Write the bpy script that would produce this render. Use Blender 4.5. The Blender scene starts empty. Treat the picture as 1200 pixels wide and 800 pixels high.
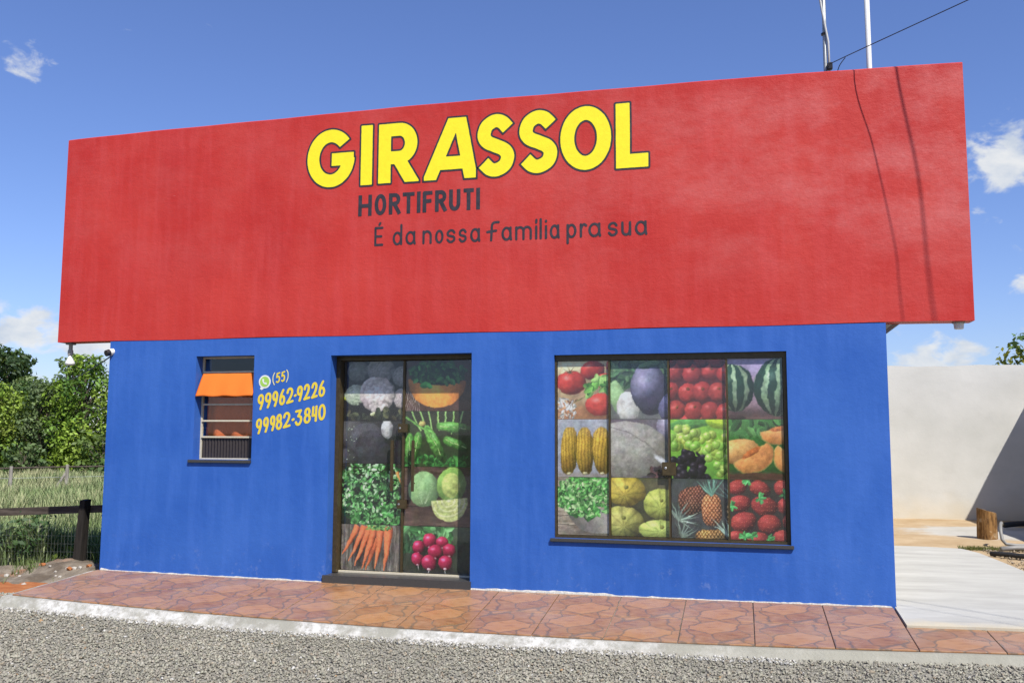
import bpy, bmesh, math, random
import numpy as np
from mathutils import Vector, Matrix
random.seed(7); rng = np.random.default_rng(7)
S = bpy.context.scene
C = S.collection
PI = math.pi
R = math.radians

# ------------------------------------------------------------------ camera
cam = bpy.data.cameras.new('camera'); co = bpy.data.objects.new('camera', cam); C.objects.link(co)
S.camera = co
cam.sensor_width = 36.0; cam.lens = 36.0 * 1062.9 / 1200.0; cam.clip_end = 3000; cam.clip_start = .05
YAW, PITCH, ROLL = R(-14.178), R(5.794), R(0.229)
_f = Vector((math.sin(YAW) * math.cos(PITCH), math.cos(YAW) * math.cos(PITCH), math.sin(PITCH)))
_r = Vector((math.cos(YAW), -math.sin(YAW), 0)); _u = _r.cross(_f)
_r2 = _r * math.cos(ROLL) + _u * math.sin(ROLL); _u2 = _u * math.cos(ROLL) - _r * math.sin(ROLL)
co.matrix_world = Matrix(((_r2.x, _u2.x, -_f.x, 6.8459), (_r2.y, _u2.y, -_f.y, -8.7127), (_r2.z, _u2.z, -_f.z, 1.4936), (0, 0, 0, 1)))

# ------------------------------------------------------------------ sky, sun, exposure
SUN = Vector((1.0, -1.15, 1.9)).normalized()
EL = math.asin(SUN.z); AZ = math.atan2(SUN.x, SUN.y)
S.view_settings.view_transform = 'Standard'; S.view_settings.look = 'None'
S.view_settings.exposure = 0.6; S.view_settings.gamma = 1.0
S.render.resolution_x = 1024; S.render.resolution_y = 682
W = bpy.data.worlds.new('World'); S.world = W; W.use_nodes = True
wt = W.node_tree; wt.nodes.clear(); wl = wt.links
def wn(t, **k):
    n = wt.nodes.new(t)
    for a, b in k.items(): setattr(n, a, b)
    return n
def wmath(op, a, b=None, c=None):
    n = wn('ShaderNodeMath', operation=op)
    for i, v in enumerate((a, b, c)):
        if v is None: continue
        if isinstance(v, (int, float)): n.inputs[i].default_value = v
        else: wl.new(v, n.inputs[i])
    return n.outputs[0]
sky = wn('ShaderNodeTexSky', sky_type='NISHITA'); sky.sun_disc = False
sky.sun_elevation = EL; sky.sun_rotation = AZ
sky.altitude = 100; sky.air_density = 1.15; sky.dust_density = .35; sky.ozone_density = 2.2
tint = wn('ShaderNodeMix', data_type='RGBA', blend_type='MULTIPLY'); tint.inputs[0].default_value = 1; wl.new(sky.outputs[0], tint.inputs[6]); tint.inputs[7].default_value = (.80, .89, 1.30, 1)
bg = wn('ShaderNodeBackground'); wl.new(tint.outputs[2], bg.inputs[0]); bg.inputs[1].default_value = .076
tc = wn('ShaderNodeTexCoord'); sp = wn('ShaderNodeSeparateXYZ'); wl.new(tc.outputs['Generated'], sp.inputs[0])
X, Y, Z = sp.outputs
az = wmath('MULTIPLY', wmath('ARCTAN2', X, Y), 180 / PI)
el = wmath('MULTIPLY', wmath('ARCSINE', Z), 180 / PI)
cv = wn('ShaderNodeCombineXYZ'); wl.new(wmath('MULTIPLY', az, .30), cv.inputs[0]); wl.new(wmath('MULTIPLY', el, .50), cv.inputs[1])
def wnoise(scale, det, off, rough=.58):
    m = wn('ShaderNodeMapping'); wl.new(cv.outputs[0], m.inputs[0]); m.inputs['Location'].default_value = off
    n = wn('ShaderNodeTexNoise'); n.inputs['Scale'].default_value = scale; n.inputs['Detail'].default_value = det
    n.inputs['Roughness'].default_value = rough; n.inputs['Distortion'].default_value = .25
    wl.new(m.outputs[0], n.inputs['Vector']); return n.outputs[0]
n1 = wnoise(1.5, 9, (3.1, 1.7, 0), .55); n2 = wnoise(1.2, 6, (3.1, 1.15, 0)); nb = wnoise(.16, 2, (7.3, 4.4, 2))
# every cloud: azimuth, elevation, half width, half height (degrees), weight
CL = [(-43.4, 20.2, 1.7, 1.0, .85), (14.4, 15.0, 2.3, 1.9, 1.15), (18.0, 15.4, 2.8, 2.0, 1.1), (16.8, 13.2, 1.2, .7, .95), (10.9, 4.6, 2.6, .95, 1.15), (8.8, 5.6, 1.0, 1.3, .8),
      (15.8, 8.3, 1.1, .9, 1.0), (15.9, 6.6, .8, 1.0, .7), (-43.0, 5.6, 3.4, 1.6, 1.0), (-38.8, 4.5, 3.4, 1.6, 1.0), (-46, 4.0, 5, 1.6, .9), (-40, 2.2, 12, 1.8, .8), (12.5, 3.6, 6, .7, .5),
      (60, 14, 6, 3, .9), (110, 22, 7, 4, .9), (160, 16, 9, 4, .9), (-80, 12, 6, 3, .9), (-130, 20, 8, 4, .9), (-165, 10, 8, 3, .9), (35, 9, 6, 2, .8)]
fld = None
for a, e, sx, sy, w_ in CL:
    dx = wmath('DIVIDE', wmath('SUBTRACT', az, a), sx); dy = wmath('DIVIDE', wmath('SUBTRACT', el, e), sy)
    g = wmath('MULTIPLY', wmath('EXPONENT', wmath('MULTIPLY', wmath('ADD', wmath('MULTIPLY', dx, dx), wmath('MULTIPLY', dy, dy)), -.55)), w_)
    fld = g if fld is None else wmath('MAXIMUM', fld, g)
dens = wmath('ADD', wmath('MULTIPLY', fld, .55), wmath('SUBTRACT', wmath('MULTIPLY', n1, 1.5), 1.06))
msk = wn('ShaderNodeMapRange'); msk.interpolation_type = 'SMOOTHSTEP'
wl.new(dens, msk.inputs['Value']); msk.inputs['From Min'].default_value = 0.0; msk.inputs['From Max'].default_value = .30
shade = wn('ShaderNodeMapRange'); wl.new(n2, shade.inputs['Value']); shade.inputs['From Min'].default_value = .38; shade.inputs['From Max'].default_value = .62
cr = wn('ShaderNodeMix', data_type='RGBA'); wl.new(shade.outputs[0], cr.inputs[0])
cr.inputs[6].default_value = (.93, .94, .94, 1); cr.inputs[7].default_value = (.66, .73, .83, 1)
bc = wn('ShaderNodeBackground'); wl.new(cr.outputs[2], bc.inputs[0]); bc.inputs[1].default_value = .61
mx = wn('ShaderNodeMixShader'); wl.new(wmath('MULTIPLY', msk.outputs[0], .93), mx.inputs[0]); wl.new(bg.outputs[0], mx.inputs[1]); wl.new(bc.outputs[0], mx.inputs[2])
wo = wn('ShaderNodeOutputWorld'); wl.new(mx.outputs[0], wo.inputs[0])
sl = bpy.data.lights.new('sun', 'SUN'); so = bpy.data.objects.new('sun', sl); C.objects.link(so)
sl.energy = 5.0; sl.angle = R(.55); sl.color = (1, .955, .88)
so.rotation_euler = SUN.to_track_quat('Z', 'Y').to_euler(); so.location = (12, -14, 20)

# ------------------------------------------------------------------ material helpers
def lin(r, g, b):
    return tuple(((c / 255) / 12.92 if c / 255 <= .04045 else ((c / 255 + .055) / 1.055) ** 2.4) for c in (r, g, b)) + (1,)
ALB = .735   # paints and stones are this much darker than first noted
class NT:
    def __init__(s, name):
        s.m = bpy.data.materials.new(name); s.m.use_nodes = True; s.t = s.m.node_tree; s.t.nodes.clear()
        s.out = s.n('ShaderNodeOutputMaterial'); s.tc = s.n('ShaderNodeTexCoord')
    def n(s, t, **k):
        x = s.t.nodes.new(t)
        for a, b in k.items(): setattr(x, a, b)
        return x
    def l(s, a, b): s.t.links.new(a, b)
    def put(s, sock, v):
        if hasattr(v, 'is_linked'): s.l(v, sock)
        else: sock.default_value = v
    def map(s, scale=(1, 1, 1), loc=(0, 0, 0), rot=(0, 0, 0), src='Object'):
        m = s.n('ShaderNodeMapping'); s.l(s.tc.outputs[src], m.inputs[0])
        m.inputs['Scale'].default_value = scale; m.inputs['Location'].default_value = loc; m.inputs['Rotation'].default_value = rot
        return m.outputs[0]
    def noise(s, scale, det=4, rough=.55, vec=None, dist=0):
        x = s.n('ShaderNodeTexNoise'); x.inputs['Scale'].default_value = scale; x.inputs['Detail'].default_value = det
        x.inputs['Roughness'].default_value = rough; x.inputs['Distortion'].default_value = dist
        s.l(vec if vec is not None else s.tc.outputs['Object'], x.inputs['Vector']); return x.outputs[0]
    def vor(s, scale, feature='F1', vec=None, out=0):
        x = s.n('ShaderNodeTexVoronoi', feature=feature); x.inputs['Scale'].default_value = scale
        s.l(vec if vec is not None else s.tc.outputs['Object'], x.inputs['Vector']); return x.outputs[out]
    def rng(s, v, a, b, c=0., d=1., smooth=False):
        x = s.n('ShaderNodeMapRange'); s.l(v, x.inputs[0])
        if smooth: x.interpolation_type = 'SMOOTHSTEP'
        for i, q in enumerate((a, b, c, d)): x.inputs[i + 1].default_value = q
        return x.outputs[0]
    def mix(s, f, a, b, mode='MIX'):
        x = s.n('ShaderNodeMix', data_type='RGBA', blend_type=mode)
        s.put(x.inputs[0], f); s.put(x.inputs[6], a); s.put(x.inputs[7], b); return x.outputs[2]
    def math(s, op, a, b=0.):
        x = s.n('ShaderNodeMath', operation=op); s.put(x.inputs[0], a); s.put(x.inputs[1], b); return x.outputs[0]
    def bump(s, h, st, dist=.01, nrm=None):
        x = s.n('ShaderNodeBump'); x.inputs['Strength'].default_value = st; x.inputs['Distance'].default_value = dist
        s.l(h, x.inputs['Height'])
        if nrm is not None: s.l(nrm, x.inputs['Normal'])
        return x.outputs[0]
    def attr(s, name):
        x = s.n('ShaderNodeAttribute'); x.attribute_name = name; return x.outputs['Color']
    def done(s, col, rough=.8, nrm=None, spec=.4, metal=0., coat=0.):
        col = s.mix(1., col, (ALB, ALB, ALB, 1), 'MULTIPLY')
        p = s.n('ShaderNodeBsdfPrincipled'); s.put(p.inputs['Base Color'], col); s.put(p.inputs['Roughness'], rough)
        p.inputs['Specular IOR Level'].default_value = spec; p.inputs['Metallic'].default_value = metal
        p.inputs['Coat Weight'].default_value = coat
        if nrm is not None: s.l(nrm, p.inputs['Normal'])
        s.l(p.outputs[0], s.out.inputs[0]); s.p = p; return s.m
def plain(name, col, rough=.5, metal=0., var=.12, bump=.15, scale=30, spec=.4):
    t = NT(name); n = t.noise(scale, 5); d = tuple(c * (1 - var) for c in col[:3]) + (1,); b = tuple(min(1, c * (1 + var)) for c in col[:3]) + (1,)
    return t.done(t.mix(t.rng(n, .3, .7), d, b), rough, t.bump(n, bump, .004), spec, metal)
M = {}
# red roughcast paint: chalky bloom patches, brush laps, fine scuffs
t = NT('red_paint')
a = t.noise(.9, 5, .6); b = t.noise(2.2, 4, .6, t.map((3.2, 1, .35))); c = t.noise(60, 4, .7); sc = t.noise(9, 8, .75, t.map((1, 1, 3.5), rot=(0, .35, 0)))
xs_ = t.n('ShaderNodeSeparateXYZ'); t.l(t.tc.outputs['Object'], xs_.inputs[0])
right = t.rng(xs_.outputs[0], 4.0, 8.4, .25, 1.)
col = t.mix(t.rng(a, .36, .68), (.515, .030, .023, 1), (.60, .052, .040, 1))
col = t.mix(t.math('MULTIPLY', t.rng(b, .46, .66), .5), col, (.62, .066, .062, 1))
lap = t.n('ShaderNodeTexVoronoi', distance='CHEBYCHEV'); lap.inputs['Scale'].default_value = 1.0; t.l(t.map((1.25, .01, .5), (.3, 0, .2)), lap.inputs['Vector'])
lc = t.n('ShaderNodeSeparateColor'); t.l(lap.outputs['Color'], lc.inputs[0])
col = t.mix(t.math('MULTIPLY', lc.outputs[0], .30), col, (.455, .026, .022, 1))
chalk = t.math('MULTIPLY', t.rng(t.noise(1.15, 7, .68, t.map((1, 1, 1.6), (4, 0, 2))), .44, .66), right)
chalk = t.math('MULTIPLY', chalk, t.rng(t.math('ADD', xs_.outputs[2], t.math('MULTIPLY', a, .6)), 3.2, 3.9, .25, 1.))
fin = t.noise(26, 7, .75, t.map((1, 1, 1.6)))
col = t.mix(t.math('MULTIPLY', chalk, t.rng(fin, .3, .7, .35, .75)), col, (.66, .19, .18, 1))
col = t.mix(t.math('MULTIPLY', t.rng(sc, .665, .72), .55), col, (.70, .27, .26, 1))
h = t.math('ADD', t.math('MULTIPLY', c, .35), t.math('ADD', t.noise(14, 5, .6), t.math('MULTIPLY', sc, .6)))
M['red'] = t.done(col, t.rng(a, .3, .7, .42, .62), t.bump(h, .30, .012), .25)
t = NT('blue_paint')
a = t.noise(1.1, 5, .6); b = t.noise(3.0, 4, .6, t.map((2.5, 1, .4))); c = t.noise(60, 4, .7)
col = t.mix(t.rng(a, .35, .68), (.028, .110, .435, 1), (.041, .140, .49, 1))
col = t.mix(t.math('MULTIPLY', t.rng(b, .45, .7), .45), col, (.062, .172, .57, 1))
sz = t.n('ShaderNodeSeparateXYZ'); t.l(t.tc.outputs['Object'], sz.inputs[0])
low = t.math('MULTIPLY', t.rng(sz.outputs[2], .0, .5, 1, 0), t.rng(t.noise(7, 8, .75), .57, .67))
col = t.mix(t.math('MULTIPLY', low, .5), col, (.22, .30, .55, 1))
sc = t.noise(11, 8, .78, t.map((1, 1, 2.2)))
col = t.mix(t.math('MULTIPLY', t.rng(sc, .69, .74), .45), col, (.20, .32, .64, 1))
h = t.math('ADD', t.math('MULTIPLY', c, .35), t.noise(13, 5, .6))
M['blue'] = t.done(col, t.rng(a, .3, .7, .42, .6), t.bump(h, .28, .011), .22)
def paint(name, col, var=.1):
    t = NT(name); n = t.noise(16, 6, .65)
    return t.done(t.mix(t.rng(n, .35, .7), tuple(c * (1 - var) for c in col[:3]) + (1,), tuple(min(1, c * (1 + var)) for c in col[:3]) + (1,)), .5, t.bump(t.noise(40, 4), .25, .004), .35)
M['yellow'] = paint('yellow_lettering', (1., .84, .022, 1), .05)
M['black'] = paint('dark_lettering', (.042, .036, .045, 1), .3)
M['yellow2'] = paint('yellow_vinyl', (.80, .62, .05, 1), .04)
M['cream2'] = paint('pale_vinyl', (.78, .74, .36, 1), .04)
M['iconwhite'] = paint('white_vinyl', (.78, .80, .78, 1), .03)
M['icongreen'] = paint('green_vinyl', (.36, .62, .10, 1), .06)
M['bronze'] = plain('bronze_aluminium', (.085, .062, .028, 1), .38, .35, .2, .05)
M['granite'] = plain('dark_granite', (.058, .056, .054, 1), .32, 0, .45, .04, 220)
M['silver'] = plain('screw_metal', (.6, .6, .58, 1), .3, .9, .05, .03)
M['white'] = plain('white_plastic', (.78, .78, .76, 1), .4, 0, .03, .03)
M['greyplastic'] = plain('grey_plastic', (.24, .235, .225, 1), .5, 0, .06, .05)
M['blackplastic'] = plain('black_plastic', (.018, .018, .02, 1), .35, 0, .2, .05)
M['galv'] = plain('galvanised_steel', (.46, .48, .47, 1), .42, .55, .15, .08, 40)
M['polewhite'] = plain('white_painted_steel', (.76, .77, .77, 1), .4, 0, .05, .05)
M['cable'] = plain('black_cable', (.02, .02, .022, 1), .6)
M['palecable'] = plain('pale_cable', (.55, .56, .55, 1), .6)
M['creamsteel'] = plain('cream_painted_steel', (.62, .56, .42, 1), .5, 0, .12, .1, 60)
M['orange'] = plain('orange_fabric', (.80, .19, .032, 1), .85, 0, .06, .3, 90, .1)
M['rust'] = plain('rust_fabric', (.62, .15, .055, 1), .9, 0, .1, .3, 60, .1)
M['fluted'] = plain('brown_panel', (.035, .026, .024, 1), .45, 0, .2, .1)
M['inside'] = plain('interior_plaster', (.25, .24, .22, 1), .9)
M['soffit'] = plain('bare_render', (.46, .43, .38, 1), .9, 0, .2, .4, 20)
M['roofing'] = plain('fibre_cement', (.30, .30, .29, 1), .9, 0, .2, .4, 12)
# glass sheet: fresnel mirror over clear
t = NT('window_glass'); fr = t.n('ShaderNodeFresnel'); ge = t.n('ShaderNodeNewGeometry'); t.l(t.rng(ge.outputs['Backfacing'], 0, 1, 1.5, 1 / 1.5), fr.inputs[0])
tr = t.n('ShaderNodeBsdfTransparent'); tr.inputs[0].default_value = (.975, .985, .98, 1)
gl = t.n('ShaderNodeBsdfGlossy'); gl.inputs['Roughness'].default_value = .03
t.l(t.bump(t.noise(1.6, 2), .04, .02), gl.inputs['Normal'])
ms = t.n('ShaderNodeMixShader'); t.l(fr.outputs[0], ms.inputs[0]); t.l(tr.outputs[0], ms.inputs[1]); t.l(gl.outputs[0], ms.inputs[2]); t.l(ms.outputs[0], t.out.inputs[0]); M['glass'] = t.m
t = NT('poster_print'); M['print'] = t.done(t.attr('ink'), .55, None, .25)
# grey perimeter wall: bare render with stains
t = NT('bare_cement_render'); n = t.noise(.8, 7, .62); f = t.noise(30, 5, .7); xs_ = t.n('ShaderNodeSeparateXYZ'); t.l(t.tc.outputs['Object'], xs_.inputs[0])
col = t.mix(t.rng(n, .34, .68), (.60, .595, .545, 1), (.72, .71, .66, 1))
col = t.mix(t.math('MULTIPLY', t.rng(t.noise(3, 5, .6, t.map((.8, 1, 1.6))), .5, .72), .22), col, (.50, .49, .45, 1))
splash = t.math('MULTIPLY', t.rng(t.math('ADD', xs_.outputs[2], t.math('MULTIPLY', t.noise(2.2, 4), .7)), .35, 1.1, 1, 0), .75)
col = t.mix(splash, col, (.66, .55, .36, 1))
M['render'] = t.done(col, .92, t.bump(t.math('ADD', n, t.math('MULTIPLY', f, .4)), .35, .012), .2)
t = NT('pale_concrete'); n = t.noise(1.4, 6, .65, t.map((.6, 2.2, 1))); f = t.noise(50, 5, .7)
col = t.mix(t.rng(n, .36, .66), (.43, .425, .395, 1), (.545, .54, .505, 1))
col = t.mix(t.math('MULTIPLY', t.rng(t.noise(2.2, 6, .7, t.map((.5, 3, 1))), .52, .68), .55), col, (.37, .365, .34, 1))
yy = t.n('ShaderNodeSeparateXYZ'); t.l(t.tc.outputs['Object'], yy.inputs[0])
edge = t.math('MULTIPLY', t.rng(t.math('ADD', yy.outputs[1], t.math('MULTIPLY', t.noise(3, 6, .7), .7)), -.25, .0, 1, 0), .8)
col = t.mix(edge, col, (.60, .53, .38, 1))
M['concrete'] = t.done(col, .85, t.bump(f, .25, .006), .3)
t = NT('kerb_cement'); n = t.noise(2.2, 7, .65); f = t.noise(45, 5, .7)
kx = t.n('ShaderNodeSeparateXYZ'); t.l(t.tc.outputs['Object'], kx.inputs[0])
col = t.mix(t.rng(n, .42, .56), (.33, .325, .275, 1), (.62, .615, .585, 1))
col = t.mix(t.math('MULTIPLY', t.rng(t.noise(14, 7, .75), .45, .62), .85), col, (.30, .29, .25, 1))
col = t.mix(t.math('MULTIPLY', t.rng(t.math('ADD', kx.outputs[0], t.math('MULTIPLY', n, 3)), 7.0, 8.6), .85), col, (.34, .33, .27, 1))
M['kerb'] = t.done(col, .9, t.bump(f, .5, .015), .2)
t = NT('sandy_dirt'); n = t.noise(1.6, 7, .65); f = t.noise(40, 6, .7)
col = t.mix(t.rng(n, .36, .66), (.42, .30, .17, 1), (.56, .43, .28, 1)); col = t.mix(t.math('MULTIPLY', t.rng(f, .55, .7), .4), col, (.30, .22, .14, 1))
xs_ = t.n('ShaderNodeVectorMath', operation='DISTANCE'); t.l(t.map((.62, 1, 1)), xs_.inputs[0]); xs_.inputs[1].default_value = (6.95, 7.15, 0)
pt_ = t.math('ADD', xs_.outputs['Value'], t.math('MULTIPLY', t.noise(1.8, 6, .65), 1.1))
col = t.mix(t.rng(pt_, 1.85, 1.5, 0, .92, True), col, t.mix(t.rng(n, .36, .66), (.47, .46, .42, 1), (.56, .55, .52, 1)))
M['dirt'] = t.done(col, .95, t.bump(f, .5, .02), .1)
t = NT('red_soil'); n = t.noise(6, 7, .65); f = t.noise(40, 6, .7)
col = t.mix(t.rng(n, .36, .66), (.36, .12, .045, 1), (.50, .21, .085, 1))
M['soil'] = t.done(col, .95, t.bump(f, .6, .02), .1)
t = NT('grey_spoil'); n = t.noise(3, 7, .65); f = t.noise(35, 6, .7)
col = t.mix(t.rng(n, .38, .64), (.15, .12, .09, 1), (.33, .28, .22, 1)); col = t.mix(t.math('MULTIPLY', t.rng(t.noise(1.6, 4), .55, .65), .6), col, (.42, .19, .09, 1))
M['spoil'] = t.done(col, .95, t.bump(f, .7, .03), .1)
t = NT('meadow_ground'); n = t.noise(.35, 7, .65); f = t.noise(6, 6, .7)
col = t.mix(t.rng(n, .36, .66), (.085, .12, .03, 1), (.17, .17, .06, 1)); col = t.mix(t.math('MULTIPLY', t.rng(f, .5, .7), .5), col, (.06, .07, .02, 1))
M['meadow'] = t.done(col, .95, t.bump(f, .8, .05), .1)
t = NT('gravel_bed'); v = t.vor(55, out=1); d = t.vor(55, out=0); n = t.noise(.7, 5)
sv = t.n('ShaderNodeSeparateColor'); t.l(v, sv.inputs[0])
col = t.mix(t.rng(sv.outputs[0], 0, 1), (.27, .26, .21, 1), (.43, .415, .34, 1)); col = t.mix(t.rng(d, .25, .75), col, (.22, .215, .19, 1)); col = t.mix(t.math('MULTIPLY', t.rng(n, .4, .7), .3), col, (.34, .32, .27, 1))
M['gravelbed'] = t.done(col, .95, t.bump(d, -.8, .02), .15)
t = NT('gravel_stones'); col = t.mix(t.rng(t.noise(90, 4), .3, .7, 0, .5), t.attr('tint'), (.7, .69, .65, 1), 'MULTIPLY'); M['stones'] = t.done(t.mix(.55, t.attr('tint'), col), .9, None, .2)
# ceramic tile printed with crazy paving
t = NT('printed_stone_tile')
oi = t.n('ShaderNodeObjectInfo')
uvn = t.n('ShaderNodeUVMap'); uvn.uv_map = 'UVMap'
wv = t.n('ShaderNodeTexNoise'); wv.inputs['Scale'].default_value = 2.2; wv.inputs['Detail'].default_value = 3; t.l(uvn.outputs[0], wv.inputs['Vector'])
wa = t.n('ShaderNodeVectorMath', operation='MULTIPLY_ADD'); t.l(wv.outputs[1], wa.inputs[0]); wa.inputs[1].default_value = (.45, .40, 0); t.l(uvn.outputs[0], wa.inputs[2])
vd = t.vor(2.35, 'DISTANCE_TO_EDGE', wa.outputs[0]); vc = t.vor(2.35, 'F1', wa.outputs[0], 1)
sv = t.n('ShaderNodeSeparateColor'); t.l(vc, sv.inputs[0])
gr = t.n('ShaderNodeMapping'); t.l(uvn.outputs[0], gr.inputs[0]); gr.inputs['Scale'].default_value = (2, 7, 1); gr.inputs['Rotation'].default_value = (0, 0, .5)
grn = t.noise(2.2, 7, .7, gr.outputs[0], .6)
col = t.mix(sv.outputs[0], (.27, .118, .046, 1), (.43, .21, .084, 1)); col = t.mix(t.math('MULTIPLY', sv.outputs[1], .30), col, (.20, .13, .11, 1))
col = t.mix(t.math('MULTIPLY', t.rng(grn, .42, .66), .55), col, (.47, .27, .145, 1)); col = t.mix(t.math('MULTIPLY', t.rng(grn, .44, .3), .6), col, (.15, .065, .045, 1))
col = t.mix(t.rng(vd, .012, .042, .85, 0), col, (.17, .115, .075, 1))
dust = t.noise(1.7, 6, .65); col = t.mix(t.math('MULTIPLY', t.rng(dust, .45, .75), .28), col, (.48, .40, .34, 1))
M['tile'] = t.done(col, t.rng(t.noise(5, 5), .3, .7, .2, .42), t.bump(t.rng(vd, 0, .05), .25, .004), .5)
M['grout'] = plain('tile_grout', (.30, .27, .235, 1), .9, 0, .25, .3, 40)
M['lime'] = plain('lime_splash', (.50, .49, .45, 1), .9, 0, .3, .4, 60)
# wood
t = NT('dark_timber'); n = t.noise(3, 6, .65, t.map((1, 8, 8))); M['timber'] = t.done(t.mix(t.rng(n, .35, .68), (.045, .035, .028, 1), (.13, .105, .085, 1)), .85, t.bump(n, .5, .01), .2)
t = NT('dark_post'); n = t.noise(3, 6, .65, t.map((9, 9, 1))); M['darkpost'] = t.done(t.mix(t.rng(n, .35, .68), (.014, .012, .011, 1), (.04, .034, .028, 1)), .85, t.bump(n, .5, .01), .2)
t = NT('grey_post'); n = t.noise(3, 6, .65, t.map((9, 9, 1))); M['greypost'] = t.done(t.mix(t.rng(n, .35, .68), (.22, .20, .17, 1), (.42, .39, .34, 1)), .9, t.bump(n, .5, .01), .2)
t = NT('bark'); n = t.noise(5, 7, .7, t.map((6, 6, 1.2))); M['bark'] = t.done(t.mix(t.rng(n, .35, .68), (.07, .055, .042, 1), (.19, .16, .125, 1)), .95, t.bump(n, .9, .03), .1)
t = NT('stump_bark'); n = t.noise(4, 7, .7, t.map((5, 5, 1.1)))
col = t.mix(t.rng(n, .36, .6), (.075, .034, .014, 1), (.33, .18, .065, 1)); col = t.mix(t.math('MULTIPLY', t.rng(t.noise(7, 5), .56, .66), .7), col, (.55, .42, .26, 1))
M['stump'] = t.done(col, .9, t.bump(n, .9, .03), .15)
t = NT('stump_top'); w = t.n('ShaderNodeTexWave', wave_type='RINGS', rings_direction='Z'); w.inputs['Scale'].default_value = 14; w.inputs['Distortion'].default_value = 2.5; t.l(t.tc.outputs['Object'], w.inputs[0])
M['stumptop'] = t.done(t.mix(w.outputs[1], (.36, .21, .09, 1), (.48, .31, .15, 1)), .9, None, .15)
def leafmat(name):
    t = NT(name); a = t.mix(1., t.attr('tint'), (ALB, ALB, ALB, 1), 'MULTIPLY')
    d = t.n('ShaderNodeBsdfPrincipled'); t.l(a, d.inputs['Base Color']); d.inputs['Roughness'].default_value = .55; d.inputs['Specular IOR Level'].default_value = .3
    tl = t.n('ShaderNodeBsdfTranslucent'); t.l(t.mix(.5, a, (.22, .30, .03, 1)), tl.inputs[0])
    m = t.n('ShaderNodeMixShader'); m.inputs[0].default_value = .28; t.l(d.outputs[0], m.inputs[1]); t.l(tl.outputs[0], m.inputs[2]); t.l(m.outputs[0], t.out.inputs[0]); return t.m
M['leaf'] = leafmat('leaf'); M['blade'] = leafmat('grass_blade')

# ------------------------------------------------------------------ mesh helpers
def link(o, parent=None, label=None, cat=None, group=None, kind=None):
    C.objects.link(o)
    if parent is not None: o.parent = parent
    for k, v in (('label', label), ('category', cat), ('group', group), ('kind', kind)):
        if v: o[k] = v
    return o
def thing(name, label, cat, loc=(0, 0, 0), group=None):
    o = bpy.data.objects.new(name, None); o.location = loc; o.empty_display_size = .1
    return link(o, None, label, cat, group)
class MB:
    def __init__(s): s.v = []; s.f = []
    def add(s, vs, fs):
        b = len(s.v); s.v += [tuple(p) for p in vs]; s.f += [tuple(i + b for i in q) for q in fs]; return s
    def box(s, x0, x1, y0, y1, z0, z1):
        return s.add([(x0, y0, z0), (x1, y0, z0), (x1, y1, z0), (x0, y1, z0), (x0, y0, z1), (x1, y0, z1), (x1, y1, z1), (x0, y1, z1)],
                     [(0, 3, 2, 1), (4, 5, 6, 7), (0, 1, 5, 4), (1, 2, 6, 5), (2, 3, 7, 6), (3, 0, 4, 7)])
    def tube(s, pts, rad, n=8, cap=True):
        pts = [Vector(p) for p in pts]; rads = rad if isinstance(rad, (list, tuple)) else [rad] * len(pts)
        vs = []; prev = None
        for i, p in enumerate(pts):
            d = (pts[min(i + 1, len(pts) - 1)] - pts[max(i - 1, 0)]).normalized()
            if prev is None: a = d.orthogonal().normalized()
            else: a = (prev - d * prev.dot(d)).normalized()
            prev = a; b = d.cross(a)
            for k in range(n): q = 2 * PI * k / n; vs.append(p + (a * math.cos(q) + b * math.sin(q)) * rads[i])
        fs = [(i * n + k, i * n + (k + 1) % n, (i + 1) * n + (k + 1) % n, (i + 1) * n + k) for i in range(len(pts) - 1) for k in range(n)]
        if cap: fs += [tuple(range(n))[::-1], tuple((len(pts) - 1) * n + k for k in range(n))]
        return s.add(vs, fs)
    def lathe(s, prof, c=(0, 0, 0), n=20):
        vs = [(c[0] + r * math.cos(2 * PI * k / n), c[1] + r * math.sin(2 * PI * k / n), c[2] + z) for r, z in prof for k in range(n)]
        fs = [(i * n + k, i * n + (k + 1) % n, (i + 1) * n + (k + 1) % n, (i + 1) * n + k) for i in range(len(prof) - 1) for k in range(n)]
        fs += [tuple(range(n))[::-1], tuple((len(prof) - 1) * n + k for k in range(n))]
        return s.add(vs, fs)
    def build(s, name, mat, parent=None, bevel=0, smooth=False, loc=None, **kw):
        me = bpy.data.meshes.new(name); me.from_pydata(s.v, [], s.f); me.materials.append(mat)
        bm = bmesh.new(); bm.from_mesh(me); bmesh.ops.recalc_face_normals(bm, faces=bm.faces)
        if bevel: bmesh.ops.bevel(bm, geom=[e for e in bm.edges if e.calc_face_angle(0) > .6], offset=bevel, segments=2, affect='EDGES', clamp_overlap=True)
        bm.to_mesh(me); bm.free()
        if smooth: me.polygons.foreach_set('use_smooth', [True] * len(me.polygons))
        o = bpy.data.objects.new(name, me)
        if loc: o.location = loc
        return link(o, parent, **kw)
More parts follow.
